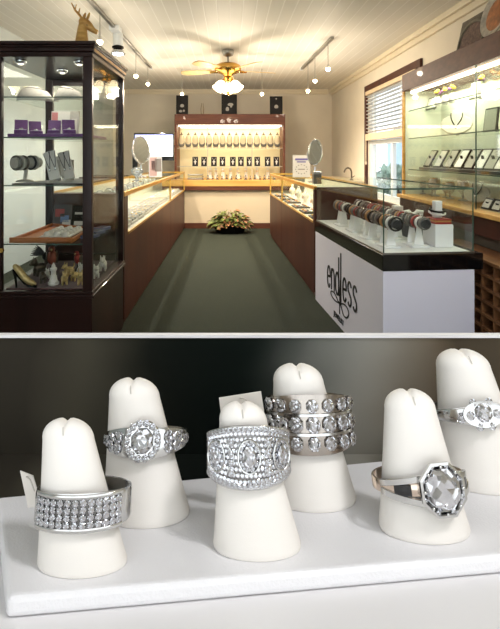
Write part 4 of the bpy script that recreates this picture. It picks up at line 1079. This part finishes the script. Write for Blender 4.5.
# ---------------------------------------------------------------- ceiling fan and track lights
def hang(name, label, cat, px, py_ceiling, py_bulb, kind, group, X=None):
    Y = F*(H-EYE)/(CY-py_ceiling); x = X if X is not None else X_(px, Y); zb = Z_(py_bulb, Y)
    t = thing(name, label, cat, (x, Y, zb), 0, group)
    zr = H-.032 if kind != 'drop' else H
    obj('stem', MB().cyl((x, Y, zr), (x, Y, zb+.03), .004 if kind != 'can' else .008, n=6), M['steel'], t)
    if kind == 'can':
        obj('housing', MB().lathe([(.045, .215), (.05, .205), (.05, .1), (.045, .085)], 18, T(x, Y, zb-.03)), M['vinyl'], t, smooth=True)
        obj('collar', MB().lathe([(.035, .085), (.06, .075), (.06, .06), (.035, .058)], 18, T(x, Y, zb-.03)), M['blackmat'], t)
        obj('reflector', MB().lathe([(.03, .06), (.055, .04), (.075, .0), (.07, .0)], 18, T(x, Y, zb-.03)), M['chrome'], t, smooth=True)
        obj('bulb', MB().ell((x, Y, zb-.025), (.06, .06, .022)), M['lamp_cool'], t, smooth=True)
    else:
        obj('socket', MB().lathe([(.012, .05), (.014, .03), (.022, .012), (.02, .01)], 12, T(x, Y, zb)), M['chrome'], t, smooth=True)
        obj('bulb', MB().ell((x, Y, zb), (.027, .027, .024)), M['lamp_warm'], t, smooth=True)
    return Vector((x, Y, zb))
TL = []
t = thing('light_track', 'steel ceiling light track above the tall showcase', 'light track', (-1.154, 5, H-.03))
obj('rail', MB().box(-1.172, -1.136, 3.2, 6.75, H-.03, H-.001), M['steel'], t, bevel=.003)
for y in (3.25, 6.68): obj('end_cap', MB().box(-1.174, -1.134, y, y+.05, H-.033, H-.001), M['vinyl'], t)
obj('feed_box', MB().box(-1.2, -1.1, 4.55, 4.68, H-.05, H-.001), M['vinyl'], t, bevel=.005)
TL.append(hang('track_spotlight', 'white can spotlight with bright lamp hanging from the track beside the tall showcase', 'spotlight', 118, 29.8, 51, 'can', None, -1.154))
for (a, b, c, lb) in ((100, 9.5, 42, 'small hanging track lamp just behind the carved deer'), (135, 50, 76, 'small hanging track lamp over the counter behind the tall showcase'), (147, 63.5, 84, 'small hanging track lamp at the far end of the steel track')):
    TL.append(hang('hanging_lamp', lb, 'lamp', a, b, c, 'rail', 'hanging lamps over the showcase counter', -1.154))
TL.append(hang('hanging_lamp', 'small bulb lamp on its own cord above the back unit, monitor end', 'lamp', 182, 69, 94, 'drop', None))
TL.append(hang('hanging_lamp', 'small bulb lamp on its own cord between fan and back unit, window side', 'lamp', 262, 69, 94, 'drop', None))
t = thing('light_track', 'short steel ceiling light track on the window side', 'light track', (1.09, 5.9, H-.03))
obj('rail', MB().prism([(1.04, 6.8, H-.03), (1.076, 6.8, H-.03), (1.13, 5.0, H-.03), (1.094, 5.0, H-.03)][::-1], (0, 0, .029)), M['steel'], t)
obj('end_cap', MB().box(1.035, 1.08, 6.76, 6.82, H-.034, H-.001), M['vinyl'], t)
for (a, b, c, lb) in ((328, 39, 69, 'hanging lamp at the near end of the window side track'), (315, 53.8, 81, 'hanging lamp in the middle of the window side track'), (308, 62, 91, 'hanging lamp at the back wall end of the window side track')):
    TL.append(hang('hanging_lamp', lb, 'lamp', a, b, c, 'rail', 'hanging lamps on the window side track'))

FY = 5.64; fxx = X_(228, FY)
fan = thing('ceiling_fan', 'brass ceiling fan with glowing tulip shades in the middle of the room', 'fan', (fxx, FY, 2.2))
obj('canopy', MB().lathe([(.07, 0), (.075, -.03), (.06, -.07), (.02, -.085)], 24, T(fxx, FY, H)), M['steel'], fan, smooth=True)
obj('rod', MB().cyl((fxx, FY, H-.08), (fxx, FY, 2.33), .012), M['steel'], fan)
obj('motor', MB().lathe([(.03, .1), (.1, .085), (.15, .06), (.165, .03), (.16, 0), (.13, -.03), (.07, -.05), (.05, -.075)], 28, T(fxx, FY, 2.25)), M['brass'], fan, smooth=True)
BLD = wood('pale_oak_blade', (206, 176, 122), (222, 194, 142), .4, (4, 1, 1), 4)
for i in range(5):
    a = .3+i*2*PI/5; m_ = T(fxx, FY, 2.245) @ RZ(a)
    b = obj('blade', MB().prism([m_ @ RX(.2) @ Vector(p) for p in ((.2, -.05, 0), (.55, -.07, 0), (.61, -.05, 0), (.63, 0, 0), (.61, .05, 0), (.55, .07, 0), (.2, .05, 0))], (0, 0, .008)), BLD, fan)
    obj('bracket', MB().tube([m_ @ Vector((.13, 0, -.01)), m_ @ Vector((.18, 0, -.004)), m_ @ Vector((.24, 0, -.006))], [.014, .018, .012], 8), M['brass'], b)
obj('light_kit', MB().lathe([(.04, 0), (.06, -.02), (.05, -.05), (.02, -.07)], 20, T(fxx, FY, 2.18)), M['brass'], fan, smooth=True)
FL = []
for i in range(3):
    a = -PI/2+.0+i*2*PI/3 + PI/3
    m_ = T(fxx+.05*math.cos(a), FY+.05*math.sin(a), 2.14) @ RZ(a) @ RY(PI-.62)
    ar = obj('arm', MB().cyl(m_ @ Vector((0, 0, -.03)), m_ @ Vector((0, 0, .05)), .012), M['brass'], fan)
    obj('tulip_shade', MB().lathe([(.025, .04), (.045, .06), (.06, .1), (.062, .13), (.07, .16), (.066, .16), (.055, .12), (.02, .05)], 20, m_), M['shade_warm'], fan, smooth=True)
    FL.append(m_ @ Vector((0, 0, .21)))
obj('pull_chain', MB().cyl((fxx, FY, 2.11), (fxx, FY, 1.99), .004, n=6).ell((fxx, FY, 1.975), (.016, .016, .024)), M['brass'], fan)
obj('pull_chain', MB().cyl((fxx+.02, FY-.03, 2.11), (fxx+.02, FY-.03, 1.96), .003, n=6).ell((fxx+.02, FY-.03, 1.95), (.008, .008, .014)), M['brass'], fan)
# ---------------------------------------------------------------- ring display on the service counter
TA = math.radians(15)
Nv = Vector((0, math.sin(TA), math.cos(TA))); Vv = Vector((0, math.cos(TA), -math.sin(TA))); Uv = Vector((1, 0, 0))
EYEP = Vector((0, 0, EYE))
YO = .25
O = W(250, 578, YO)
def ray(px, py): return Vector(((px-CX)/F, 1, -(py-CY)/F))
def hit(px, py, off=0.0):
    r = ray(px, py); return EYEP + r*((Nv.dot(O+Nv*off-EYEP))/Nv.dot(r))
def proj(p):
    d = p-EYEP; return (CX+F*d.x/d.y, CY-F*d.z/d.y)
# tray: corners taken where its edges meet the sloped counter plane
fl = hit(8, 597); fr_ = fl + (hit(500, 555)-fl)*1.12
bl_ = hit(-3, 497); br_ = bl_ + (hit(385, 460)-bl_)*1.37
TH = .0095
tray = thing('ring_display_tray', 'white leatherette display tray carrying six white ring fingers', 'tray', tuple((fl+fr_)/2-Nv*TH))
WL = mat('white_leatherette', (236, 235, 237), .5, bump=.12, bscale=700)
obj('board', MB().prism([p-Nv*TH for p in (fl, fr_, br_, bl_)], Nv*TH), WL, tray, bevel=.0028, seg=3)
# sloped counter the tray lies on
cp = [hit(0, 0)]*0
yA, yB = .10, .462
def onplane(x, y, off): 
    # point of the tray's underside plane above x,y
    q = O-Nv*(TH+.0004-off); z = q.z-(y-q.y)*math.tan(TA); return Vector((x, y, z))
CWH = .3
sc_t = thing('service_counter', 'white service counter with sloped top under the ring tray', 'counter', (0, .25, 0))
a, b = onplane(0, yA, 0), onplane(0, yB, 0)
obj('sloped_top', MB().prism([(-CWH, yA, a.z-.02), (-CWH, yB, b.z-.02), (-CWH, yB, b.z), (-CWH, yA, a.z)], (2*CWH, 0, 0)), M['white'], sc_t, bevel=.002)
obj('body', MB().box(-CWH+.01, CWH-.01, yA+.01, yB-.005, .06, b.z-.021), M['white'], sc_t)
obj('toe_kick', MB().box(-CWH+.02, CWH-.02, yA+.03, yB-.02, 0, .06), M['blackmat'], sc_t)
# added board at the counter's far edge, coloured as the out-of-focus background
YP = .45
bd = thing('backdrop_board', 'added dark to grey board painted as blurred background behind the ring tray, white top strip', 'backdrop', (0, YP, onplane(0, YP, 0).z+.001))
def backdrop_mat():  # colour ramp along x paints the blurred background tones
    m = mat('background_blur', (30, 34, 28), .95, spec=.1); nt = m.node_tree; N = nt.nodes; L = nt.links; b = N['Principled BSDF']
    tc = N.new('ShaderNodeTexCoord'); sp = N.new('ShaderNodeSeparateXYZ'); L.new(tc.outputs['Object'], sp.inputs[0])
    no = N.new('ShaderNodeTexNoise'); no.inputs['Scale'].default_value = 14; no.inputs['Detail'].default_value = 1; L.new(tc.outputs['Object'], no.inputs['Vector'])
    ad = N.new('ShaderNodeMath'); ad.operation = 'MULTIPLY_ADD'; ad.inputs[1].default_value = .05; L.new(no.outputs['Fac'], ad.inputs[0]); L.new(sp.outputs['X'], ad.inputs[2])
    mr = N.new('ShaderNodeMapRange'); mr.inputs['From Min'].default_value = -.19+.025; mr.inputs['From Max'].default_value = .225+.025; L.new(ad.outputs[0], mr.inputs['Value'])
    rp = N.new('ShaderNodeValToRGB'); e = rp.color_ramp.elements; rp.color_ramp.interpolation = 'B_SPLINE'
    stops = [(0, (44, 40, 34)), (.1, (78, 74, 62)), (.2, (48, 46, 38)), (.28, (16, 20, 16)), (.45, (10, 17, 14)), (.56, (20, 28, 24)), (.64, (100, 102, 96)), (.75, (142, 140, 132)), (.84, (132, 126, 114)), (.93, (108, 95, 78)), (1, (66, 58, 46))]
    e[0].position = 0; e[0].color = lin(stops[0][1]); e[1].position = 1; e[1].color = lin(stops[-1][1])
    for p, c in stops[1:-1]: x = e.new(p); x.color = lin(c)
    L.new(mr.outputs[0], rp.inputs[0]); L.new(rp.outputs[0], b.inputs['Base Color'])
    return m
bd_blur = backdrop_mat()
zt1, zt0 = Z_(335.2, YP-.0015), Z_(338, YP-.0015)
obj('blur_panel', MB().box(-CWH, CWH, YP, YP+.003, onplane(0, YP, 0).z+.001, zt0), bd_blur, bd)
ap_l = bl_ + (bl_-br_).normalized()*.12; ap_r = br_ + (br_-bl_).normalized()*.0
bk_ = [ap_l, bl_, br_]; s0 = (br_-bl_).normalized(); ofs = Vector((0, .0025, 0))
pA = bl_ - s0*((bl_.x+CWH-.004)/s0.x); pB = br_ + s0*min(.02, (CWH-.004-br_.x)/s0.x)
cl = [pA+ofs, pB+ofs, Vector((pB.x, YP-.0015, 0)), Vector((pA.x, YP-.0015, 0))]
cl = [Vector((p.x, p.y, onplane(p.x, p.y, 0).z+.0009)) for p in cl]
obj('blur_apron', MB().prism(cl, (0, 0, .0012)), bd_blur, bd)  # same painted blur carried forward over the counter behind the tray
obj('gap_strip', MB().box(-CWH-.002, CWH+.002, YP-.0015, YP+.0045, zt0, zt1), M['white'], bd)  # white strip added for the blank gap between upper and lower views

# brilliant-cut stone, shared by every gem
def gem_mesh(n=8):
    v = []; f = []
    def ringv(r, z, off): return [Vector((r*math.cos(2*PI*(i+off)/n), r*math.sin(2*PI*(i+off)/n), z)) for i in range(n)]
    tab = ringv(.56, .34, .5); mid = ringv(.82, .2, 0); gi = ringv(1, 0, .5); gj = ringv(1, -.05, .5); cu = [Vector((0, 0, -.75))]
    v = tab+mid+gi+gj+cu
    f.append(tuple(range(n)))
    for i in range(n):
        j = (i+1) % n
        f.append((i, n+j, j)); f.append((n+i, 2*n+i, n+j)); f.append((i, n+i, n+j) if False else (n+i, n+j, i)) 
        f.append((n+j, 2*n+i, 2*n+j)); f.append((2*n+i, 3*n+i, 3*n+j, 2*n+j)); f.append((3*n+i, 4*n, 3*n+j))
    me = bpy.data.meshes.new('diamond'); me.from_pydata([tuple(p) for p in v], [], f); me.update(); me.materials.append(M['gem']); return me
GEM = gem_mesh(8)
def gem(parent, mtx, r, rz=1.0, name='diamond'):
    o = bpy.data.objects.new(name, GEM); C.objects.link(o); o.parent = parent
    o.matrix_basis = world_of(parent).inverted() @ mtx @ Matrix.Diagonal((r, r*rz, r*.85, 1)); return o

VEL = mat('ivory_leatherette', (236, 231, 224), .62, bump=.04, bscale=1600)
class Finger: pass
def finger(label, cx, bot, top, hw, lean, topw=.6, asp=.37):
    c = Finger(); cy = bot-asp*hw
    B = hit(cx, cy); a = hw*B.y/F
    lo, hi = .001, a*2
    for _ in range(40):
        b = (lo+hi)/2
        if proj(B-Vv*b)[1]-cy < asp*hw: lo = b
        else: hi = b
    b = min(b, a)
    lo, hi = .005, .3
    for _ in range(40):
        h = (lo+hi)/2
        if proj(B+Nv*h)[1] > top: lo = h
        else: hi = h
    tp_ = B+Nv*h; lx = (lean-CX)*tp_.y/F-tp_.x      # the tip leans sideways to this picture column
    c.B, c.a, c.b, c.h, c.lx, c.topw = B, a, b, h, lx, topw
    def R(t):
        cap = .84
        if t < .03: k_ = .975+.025*math.sin(t/.03*PI/2)
        elif t <= cap: k_ = 1-(1-topw)*((t-.03)/(cap-.03))**.92
        else:
            q_ = (t-cap)/(1-cap); k_ = topw*math.sqrt(max(0, 1-q_**2.3))
        return k_
    c.R = R
    c.pt = lambda u_, v_, t: B + Uv*(u_ + lx*t) + Vv*v_ + Nv*(h*t)
    n = 40; ts = [0, .015, .03]+[.03+.81*i/12 for i in range(1, 13)]+[.84+.16*math.sin(PI/2*i/9) for i in range(1, 10)]
    vs = []; fs = []
    for t in ts:
        k_ = R(t)
        for j in range(n):
            an = 2*PI*j/n; x, y = a*k_*math.cos(an), b*k_*math.sin(an)
            tt = t
            if t > .8:      # shallow cleft across the tip
                s_ = min(1, (t-.8)/.2); tt = t-.03*s_*math.exp(-(x/(a*.07))**2)
            vs.append(c.pt(x, y, tt))
    k_ = len(ts)
    for i in range(k_-1):
        for j in range(n): fs.append((i*n+j, i*n+(j+1) % n, (i+1)*n+(j+1) % n, (i+1)*n+j))
    fs.append(tuple(range(n))[::-1]); fs.append(tuple((k_-1)*n+j for j in range(n)))
    t_ = thing('ring_finger', label, 'ring display', tuple(B), 0, 'white ring fingers on the display tray')
    mb = MB(); mb.add(vs, fs); mb.v = [p+Nv*.0003 for p in mb.v]
    o = obj('finger', mb, VEL, t_, smooth=True)
    # slightly darker stitched seam below the cleft on the front
    se = [c.pt(a*R(t)*.02, -b*R(t)*.985, t)+Nv*.0003 for t in (.9, .92, .94, .955)]
    obj('seam', MB().tube(se, .0004, 5), mat('seam_line', (206, 200, 192), .7), o)
    obj('base_disc', MB().prism([c.pt(a*.95*math.cos(2*PI*i/n), b*.95*math.sin(2*PI*i/n), 0)+Nv*.00005 for i in range(n)], Nv*.0003), M['grey'], o)
    return c

class RingFrame:
    """a band round finger c: pixel centre (px,py) of its front, half width in px, roll in radians"""
    def __init__(s, c, px, py, hw, roll=0.0, pitch=0.0, yaw=0.0, hh=9):
        lo, hi = .02, .95
        for _ in range(40):
            t = (lo+hi)/2; p = c.pt(0, -c.b*c.R(t)-.001, t)
            if proj(p)[1] > py: lo = t
            else: hi = t
        s.t = t; Y = p.y; k_ = max(c.R(t), c.R(max(.03, t-hh*Y/F/c.h)))
        s.rx = max(hw*Y/F, c.a*k_*1.04); s.ry = max(c.b*k_*1.12, s.rx*.5)
        front = -c.b*k_*1.06
        ctr = c.pt(0, front+s.ry-.0004, t)
        ctr.x = ((px-CX)*(p.y)/F)
        s.M = Matrix.Translation(ctr) @ Matrix((Uv, Vv, Nv)).transposed().to_4x4() @ RZ(yaw) @ RY(-roll) @ RX(pitch)
        s.px = p.y/F           # metres per pixel here
    def P(s, phi, dz=0.0, dr=0.0): return s.M @ Vector(((s.rx+dr)*math.cos(phi), (s.ry+dr)*math.sin(phi), dz))
    def F(s, phi, dz=0.0, dr=0.0, spin=0.0):
        """frame with z outward at angle phi"""
        n_ = Vector((math.cos(phi)/s.rx, math.sin(phi)/s.ry, 0)).normalized(); up = Vector((0, 0, 1)); xx = up.cross(n_).normalized()
        m = Matrix((xx, up, n_)).transposed().to_4x4()
        return s.M @ Matrix.Translation(((s.rx+dr)*math.cos(phi), (s.ry+dr)*math.sin(phi), dz)) @ m @ RZ(spin)
    def band(s, hh, th, phi0=0, phi1=2*PI, n=72, mid=0.0, dr=0.0):
        """hh, th, mid may be functions of phi; rounded rectangular section"""
        mb = MB(); vs = []; closed = abs(phi1-phi0-2*PI) < 1e-6
        sec = [(-1, -.0), (-1, .75), (-.82, 1), (.82, 1), (1, .75), (1, 0)]
        fn = lambda q, p: q(p) if callable(q) else q
        k_ = n if closed else n+1
        for i in range(k_):
            p = phi0+(phi1-phi0)*i/n
            for (zz, rr) in sec: vs.append(s.P(p, fn(mid, p)+zz*fn(hh, p), dr+rr*fn(th, p)))
        m = len(sec); fs = []
        for i in range(k_ if closed else k_-1):
            for j in range(m): fs.append((i*m+j, i*m+(j+1) % m, ((i+1) % k_)*m+(j+1) % m, ((i+1) % k_)*m+j))
        if not closed: fs += [tuple(range(m))[::-1], tuple((k_-1)*m+j for j in range(m))]
        return mb.add(vs, fs)
def ring_thing(label, fr): return thing('diamond_ring', label, 'ring', tuple(fr.M.translation))
FR = -PI/2
def dphi(p):  # angle away from the front
    d = (p-FR+PI) % (2*PI)-PI; return d

f1 = finger('white ring finger wearing the wide channel-set band, at the open end of the tray', 83, 580, 418, 44.5, 66, .61)
f2 = finger('white ring finger wearing the round cluster ring, second row', 147, 530, 377.5, 43, 132.5, .62)
f3 = finger('white ring finger wearing the broad filigree ring, middle of the front row', 257.5, 563, 401, 44, 241, .58)
f4 = finger('white ring finger wearing the triple row ring, second row behind the filigree ring', 313, 514, 363, 43, 296, .62)
f5 = finger('white ring finger wearing the octagonal solitaire ring', 424.5, 546, 388.5, 44.5, 407.5, .6)
f6 = finger('white ring finger wearing the three stone ring, second row behind the octagonal solitaire', 486, 497, 348.5, 44, 459.5, .62)
SIL = M['silver']; DARK = mat('oxidised_silver', (120, 118, 116), .25, 1.0)

# 1: wide channel-set band
r = RingFrame(f1, 76.5, 512, 47, math.radians(1), 0, hh=17)
t = ring_thing('wide polished silver band set with four rows of small diamonds', r); q = r.px
hh1 = lambda p: q*(13.5+3.5*max(0, math.cos(dphi(p))))
obj('band', r.band(hh1, q*3.0), SIL, t, smooth=True)
for s_ in (-1, 1): obj('rail', r.band(q*2.0, q*1.4, FR-1.05, FR+1.05, 40, s_*q*14.3, q*2.7), SIL, t, smooth=True)
obj('stone_bed', r.band(q*12.5, q*.6, FR-1.0, FR+1.0, 40, 0, q*2.9), DARK, t)
for i in range(13):
    for j in range(4):
        p = FR+(-.93+1.86*i/12); gem(t, r.F(p, q*(-9.3+6.2*j), q*4.2, .4*(i+2*j)), q*3.6)
# 2: cluster ring
r = RingFrame(f2, 143, 445, 40, math.radians(1), math.radians(-6)); q = r.px
t = ring_thing('silver ring with large round diamond in a halo, flanked by cluster stones', r)
hh2 = lambda p: q*(6+8*max(0, math.cos(dphi(p)))**1.5)
obj('band', r.band(hh2, q*2.6), SIL, t, smooth=True)
hb_ = r.F(FR, q*2, q*3)
obj('halo_setting', MB().lathe([(q*17, -q*3), (q*18.5, 0), (q*17.5, q*2), (q*12, q*1.5)], 24, hb_), SIL, t, smooth=True)
gem(t, r.F(FR, q*2, q*7), q*11.5)
for i in range(14):
    a = 2*PI*i/14; gem(t, r.F(FR, q*2, q*5) @ T(q*15.5*math.cos(a), q*15.5*math.sin(a), 0), q*3.6)
for s_ in (-1, 1):
    for (d_, z_, rr) in ((.62, 4, 5), (.62, -5, 4.5), (.85, 3, 4.5), (.85, -4, 4.2), (1.05, 0, 4.5), (1.25, 0, 4)):
        gem(t, r.F(FR+s_*d_, q*z_, q*4.6), q*rr, 1.2)
# 3: broad filigree
r = RingFrame(f3, 249, 457, 41, math.radians(1), math.radians(-3), hh=27); q = r.px
t = ring_thing('broad silver filigree ring paved with tiny diamonds and three pear stones', r)
hh3 = lambda p: q*(11+17*max(0, math.cos(dphi(p)*.8))**1.2)
obj('band', r.band(hh3, q*2.4), DARK, t, smooth=True)
pv = MB(); random.seed(21)
gv = [Vector(v.co) for v in GEM.vertices]; gf = [tuple(p.vertices) for p in GEM.polygons]
for i in range(25):
    for j in range(9):
        p = FR+(-1.2+2.4*i/24); z_ = (j-4)/4*(hh3(p)-q*7)
        m_ = r.F(p+(.04 if j % 2 else 0), z_, q*2.9, random.random()) @ Matrix.Diagonal((q*2.3, q*2.3, q*2.0, 1))
        pv.add([m_ @ g_ for g_ in gv], gf)
obj('pave', pv, M['gem'], t, kind='stuff')
for s_ in (-1, 1): obj('beaded_edge', r.band(q*1.6, q*1.2, FR-1.25, FR+1.25, 50, lambda p, s_=s_: s_*(hh3(p)-q*1.6), q*2.2), SIL, t, smooth=True)
for s_ in (-1, 1):
    for i in range(21):
        p = FR+(-1.2+2.4*i/20); gem(t, r.F(p, s_*(hh3(p)-q*3.6), q*3.4), q*2.9)
for (d_, z_, R1, R2) in ((0, 1, 7, 10), (-.82, 0, 6, 9), (.82, 0, 6, 9)):
    gem(t, r.F(FR+d_, q*z_, q*5.5), q*R1, R2/R1)
    obj('scroll', MB().tube([r.F(FR+d_, q*z_, q*4) @ Vector((q*(R1+4)*math.cos(2*PI*i/28), q*(R2+4.5)*math.sin(2*PI*i/28), 0)) for i in range(28)], q*1.0, 6, True), SIL, t, smooth=True)
    for i in range(10):
        a = 2*PI*i/10; gem(t, r.F(FR+d_, q*z_, q*3.8) @ T(q*(R1+1.8)*math.cos(a), q*(R2+2.2)*math.sin(a), 0), q*2.2)
for s_ in (-1, 1):
    for (d_, z_, rr) in ((.42, 13, 4), (.42, -13, 4), (.42, 3, 3.4), (.42, -5, 3.2)): gem(t, r.F(FR+s_*d_, q*z_, q*4), q*rr)
    c_ = r.F(FR+s_*.42, 0, q*3.6)
    obj('scroll', MB().tube([c_ @ Vector((q*s_*(3.5*math.cos(a)), q*(a-PI)*4.2, 0)) for a in [2*PI*i/24 for i in range(25)]], q*.9, 6), SIL, t, smooth=True)
# 4: triple row
r = RingFrame(f4, 312, 425, 43, math.radians(1), math.radians(-3), hh=27); q = r.px
t = ring_thing('heavy silver ring with three rows of large round diamonds', r)
hh4 = lambda p: q*(19+8*max(0, math.cos(dphi(p))))
obj('band', r.band(hh4, q*2.6), mat('warm_silver', (172, 164, 156), .2, 1.0), t, smooth=True)
for s_ in (-1, 1): obj('divider_rail', r.band(q*1.4, q*2, FR-1.2, FR+1.2, 40, s_*q*8.5, q*2.2), SIL, t, smooth=True)
for i in range(7):
    for j in range(3):
        p = FR+(-1.08+2.16*i/6); gem(t, r.F(p, q*(j-1)*16.5, q*5), q*(7.6 if j == 1 else 6.4))
# 5: octagonal solitaire
r = RingFrame(f5, 429, 490, 46, math.radians(3), math.radians(-2)); q = r.px
t = ring_thing('silver solitaire ring with octagonal bezel, round diamond and black baguettes', r)
FC = FR+.2
hh5 = lambda p: q*(5+7*max(0, math.cos(dphi(p-.2)))**2)
obj('band', r.band(q*5.6, q*2.4), mat('rose_silver', (214, 196, 180), .18, 1.0), t, smooth=True)
for s_ in (-1, 1):
    for e_ in (-1, 1):
        obj('shoulder', r.band(q*3.0, q*2.8, min(FC, FC+s_*1.3), max(FC, FC+s_*1.3), 24, lambda p, e_=e_: e_*q*(3.5+10*max(0, 1-abs(p-FC)/1.3)), q*1.5), SIL, t, smooth=True)
    obj('baguette', r.band(q*5, q*1.4, min(FC+s_*.58, FC+s_*.95), max(FC+s_*.58, FC+s_*.95), 8, 0, q*2.2), M['black'], t, label='black baguette stone')
hb_ = r.F(FC, q*2, q*3, PI/8)
obj('bezel', MB().lathe([(q*15, -q*6), (q*22, -q*2), (q*25, q*4), (q*25, q*7), (q*22.5, q*7.5), (q*20.5, q*4), (q*18, q*3)], 8, hb_), SIL, t)
gem(t, r.F(FC, q*2, q*9), q*19)
for i in range(8):
    a = 2*PI*i/8; gem(t, hb_ @ T(q*21*math.cos(a), q*21*math.sin(a), q*5), q*2.6)
    obj('prong', MB().ell(hb_ @ Vector((q*20*math.cos(a+PI/8), q*20*math.sin(a+PI/8), q*8)), (q*1.8, q*1.8, q*1.8), 8, 6), SIL, t, smooth=True)
# 6: three stone ring
r = RingFrame(f6, 481, 417, 40, math.radians(4), math.radians(-4)); q = r.px
t = ring_thing('slim silver ring with a raised cluster of bright diamonds, partly cut off', r)
obj('band', r.band(lambda p: q*(3.5+5*max(0, math.cos(dphi(p)))**2), q*2.2), SIL, t, smooth=True)
for (x, z_, rr) in ((0, 3, 9), (-14, 1, 6.5), (14, 1, 6.5), (-6, -9, 4), (6, -9, 4), (-8, 12, 4), (8, 12, 4), (22, -1, 4.5), (-22, -1, 4.5)):
    gem(t, r.F(FR, 0, q*5.5) @ T(q*x, q*z_, -abs(q*x)*.12), q*rr)
obj('basket', MB().lathe([(q*8, -q*5), (q*14, 0), (q*15, q*3), (q*8, q*2)], 16, r.F(FR, q*2, q*3) @ Matrix.Diagonal((1.4, .8, 1, 1))), SIL, t, smooth=True)

# paper tags tied to rings, standing behind the fingers
def tag_(label, pts, Y, f):
    t = thing('price_tag', label, 'tag', tuple(W(*pts[0], Y)))
    obj('paper', MB().prism([W(x, y, Y) for x, y in pts], (0, .0006, 0)), M['figwhite'], t)
    c = W((pts[0][0]+pts[1][0])/2, (pts[0][1]+pts[1][1])/2+3, Y)
    obj('string', MB().tube([c, c+Vector((.004, -.004, .001)), c+Vector((.008, -.007, -.004))], .0004, 5), M['grey'], t)
tag_('white paper tag hanging behind the wide channel-set band', [(20, 471), (33, 476), (42, 506), (28, 508)], f1.B.y+f1.b*1.1+.004, f1)
tag_('white paper tag standing behind the finger with the filigree ring', [(219, 398), (261, 391.5), (264, 410), (262, 470), (228, 470)], f3.B.y+f3.b*1.2+f3.h*math.sin(TA)+.004, f3)

# ---------------------------------------------------------------- room lamps, and unseen fill lamps added
WARM = (255, 238, 214)
for p in FL[:3]: light('fan_lamp', 'POINT', p, 17, WARM, .05)
for i, p in enumerate(TL): light('track_and_fill_spot', 'SPOT', p+Vector((0, 0, -.06)), 52 if i else 60, (255, 241, 220) if i else (240, 244, 255), .03, (0, 0, 0), spot=2.75, blend=1.0)
for i, p in enumerate(TL[1:]): light('bulb_glow', 'POINT', p+Vector((0, 0, -.05)), 5.5, (255, 238, 214), .03)
light('track_and_fill_spot', 'SPOT', (.75, .9, 2.42), 60, (240, 242, 255), .08, (math.radians(38), 0, math.radians(-10)), spot=.9, blend=.8)  # added spot brightening the lettered case front; no fitting hangs there
light('case_lamp', 'AREA', ((BX0+BX1)/2, 8.12, HZ0-.035), 10, (255, 240, 208), BX1-BX0-.2, sy=.3)
light('case_lamp', 'AREA', (1.79, (A0+A1)/2, WHZ0-.035), 18, (250, 250, 222), .25, sy=A1-A0-.3)
light('case_lamp', 'AREA', (-.744-.2, 4.6, .918), 1.0, (240, 246, 255), .2, sy=2.3)
light('case_lamp', 'AREA', (-.744-.2, 6.6, .918), .7, (255, 244, 220), .2, sy=1.5)
mR = (pR+dR*.95); light('case_lamp', 'AREA', (mR.x+.2, mR.y, .918), 1.6, (255, 248, 224), .2, (0, 0, RYAW), sy=1.6)
mR = (pR2+dR*.55); light('case_lamp', 'AREA', (mR.x+.2, mR.y, .918), 1.0, (255, 248, 224), .2, (0, 0, RYAW), sy=.9)
light('case_lamp', 'AREA', (-1.0, 2.84, 1.728), 3, (255, 246, 230), .4, sy=.5)
light('tray_key_fill', 'SPOT', (.75, -.1, 2.45), 39, (250, 249, 250), .12, (math.radians(13.5), math.radians(27), 0), spot=.5, blend=.6)  # unseen key light added to brighten the ring tray
light('overhead_fill', 'AREA', (0, -.6, 2.46), 8, (246, 248, 255), 2.4, sy=1.0)  # unseen area fill added above the viewer, no fixture built
sc.cycles.max_bounces = 10; sc.cycles.transparent_max_bounces = 24; sc.cycles.caustics_reflective = False; sc.cycles.caustics_refractive = False
sc.cycles.sample_clamp_indirect = 6
bpy.context.view_layer.update()
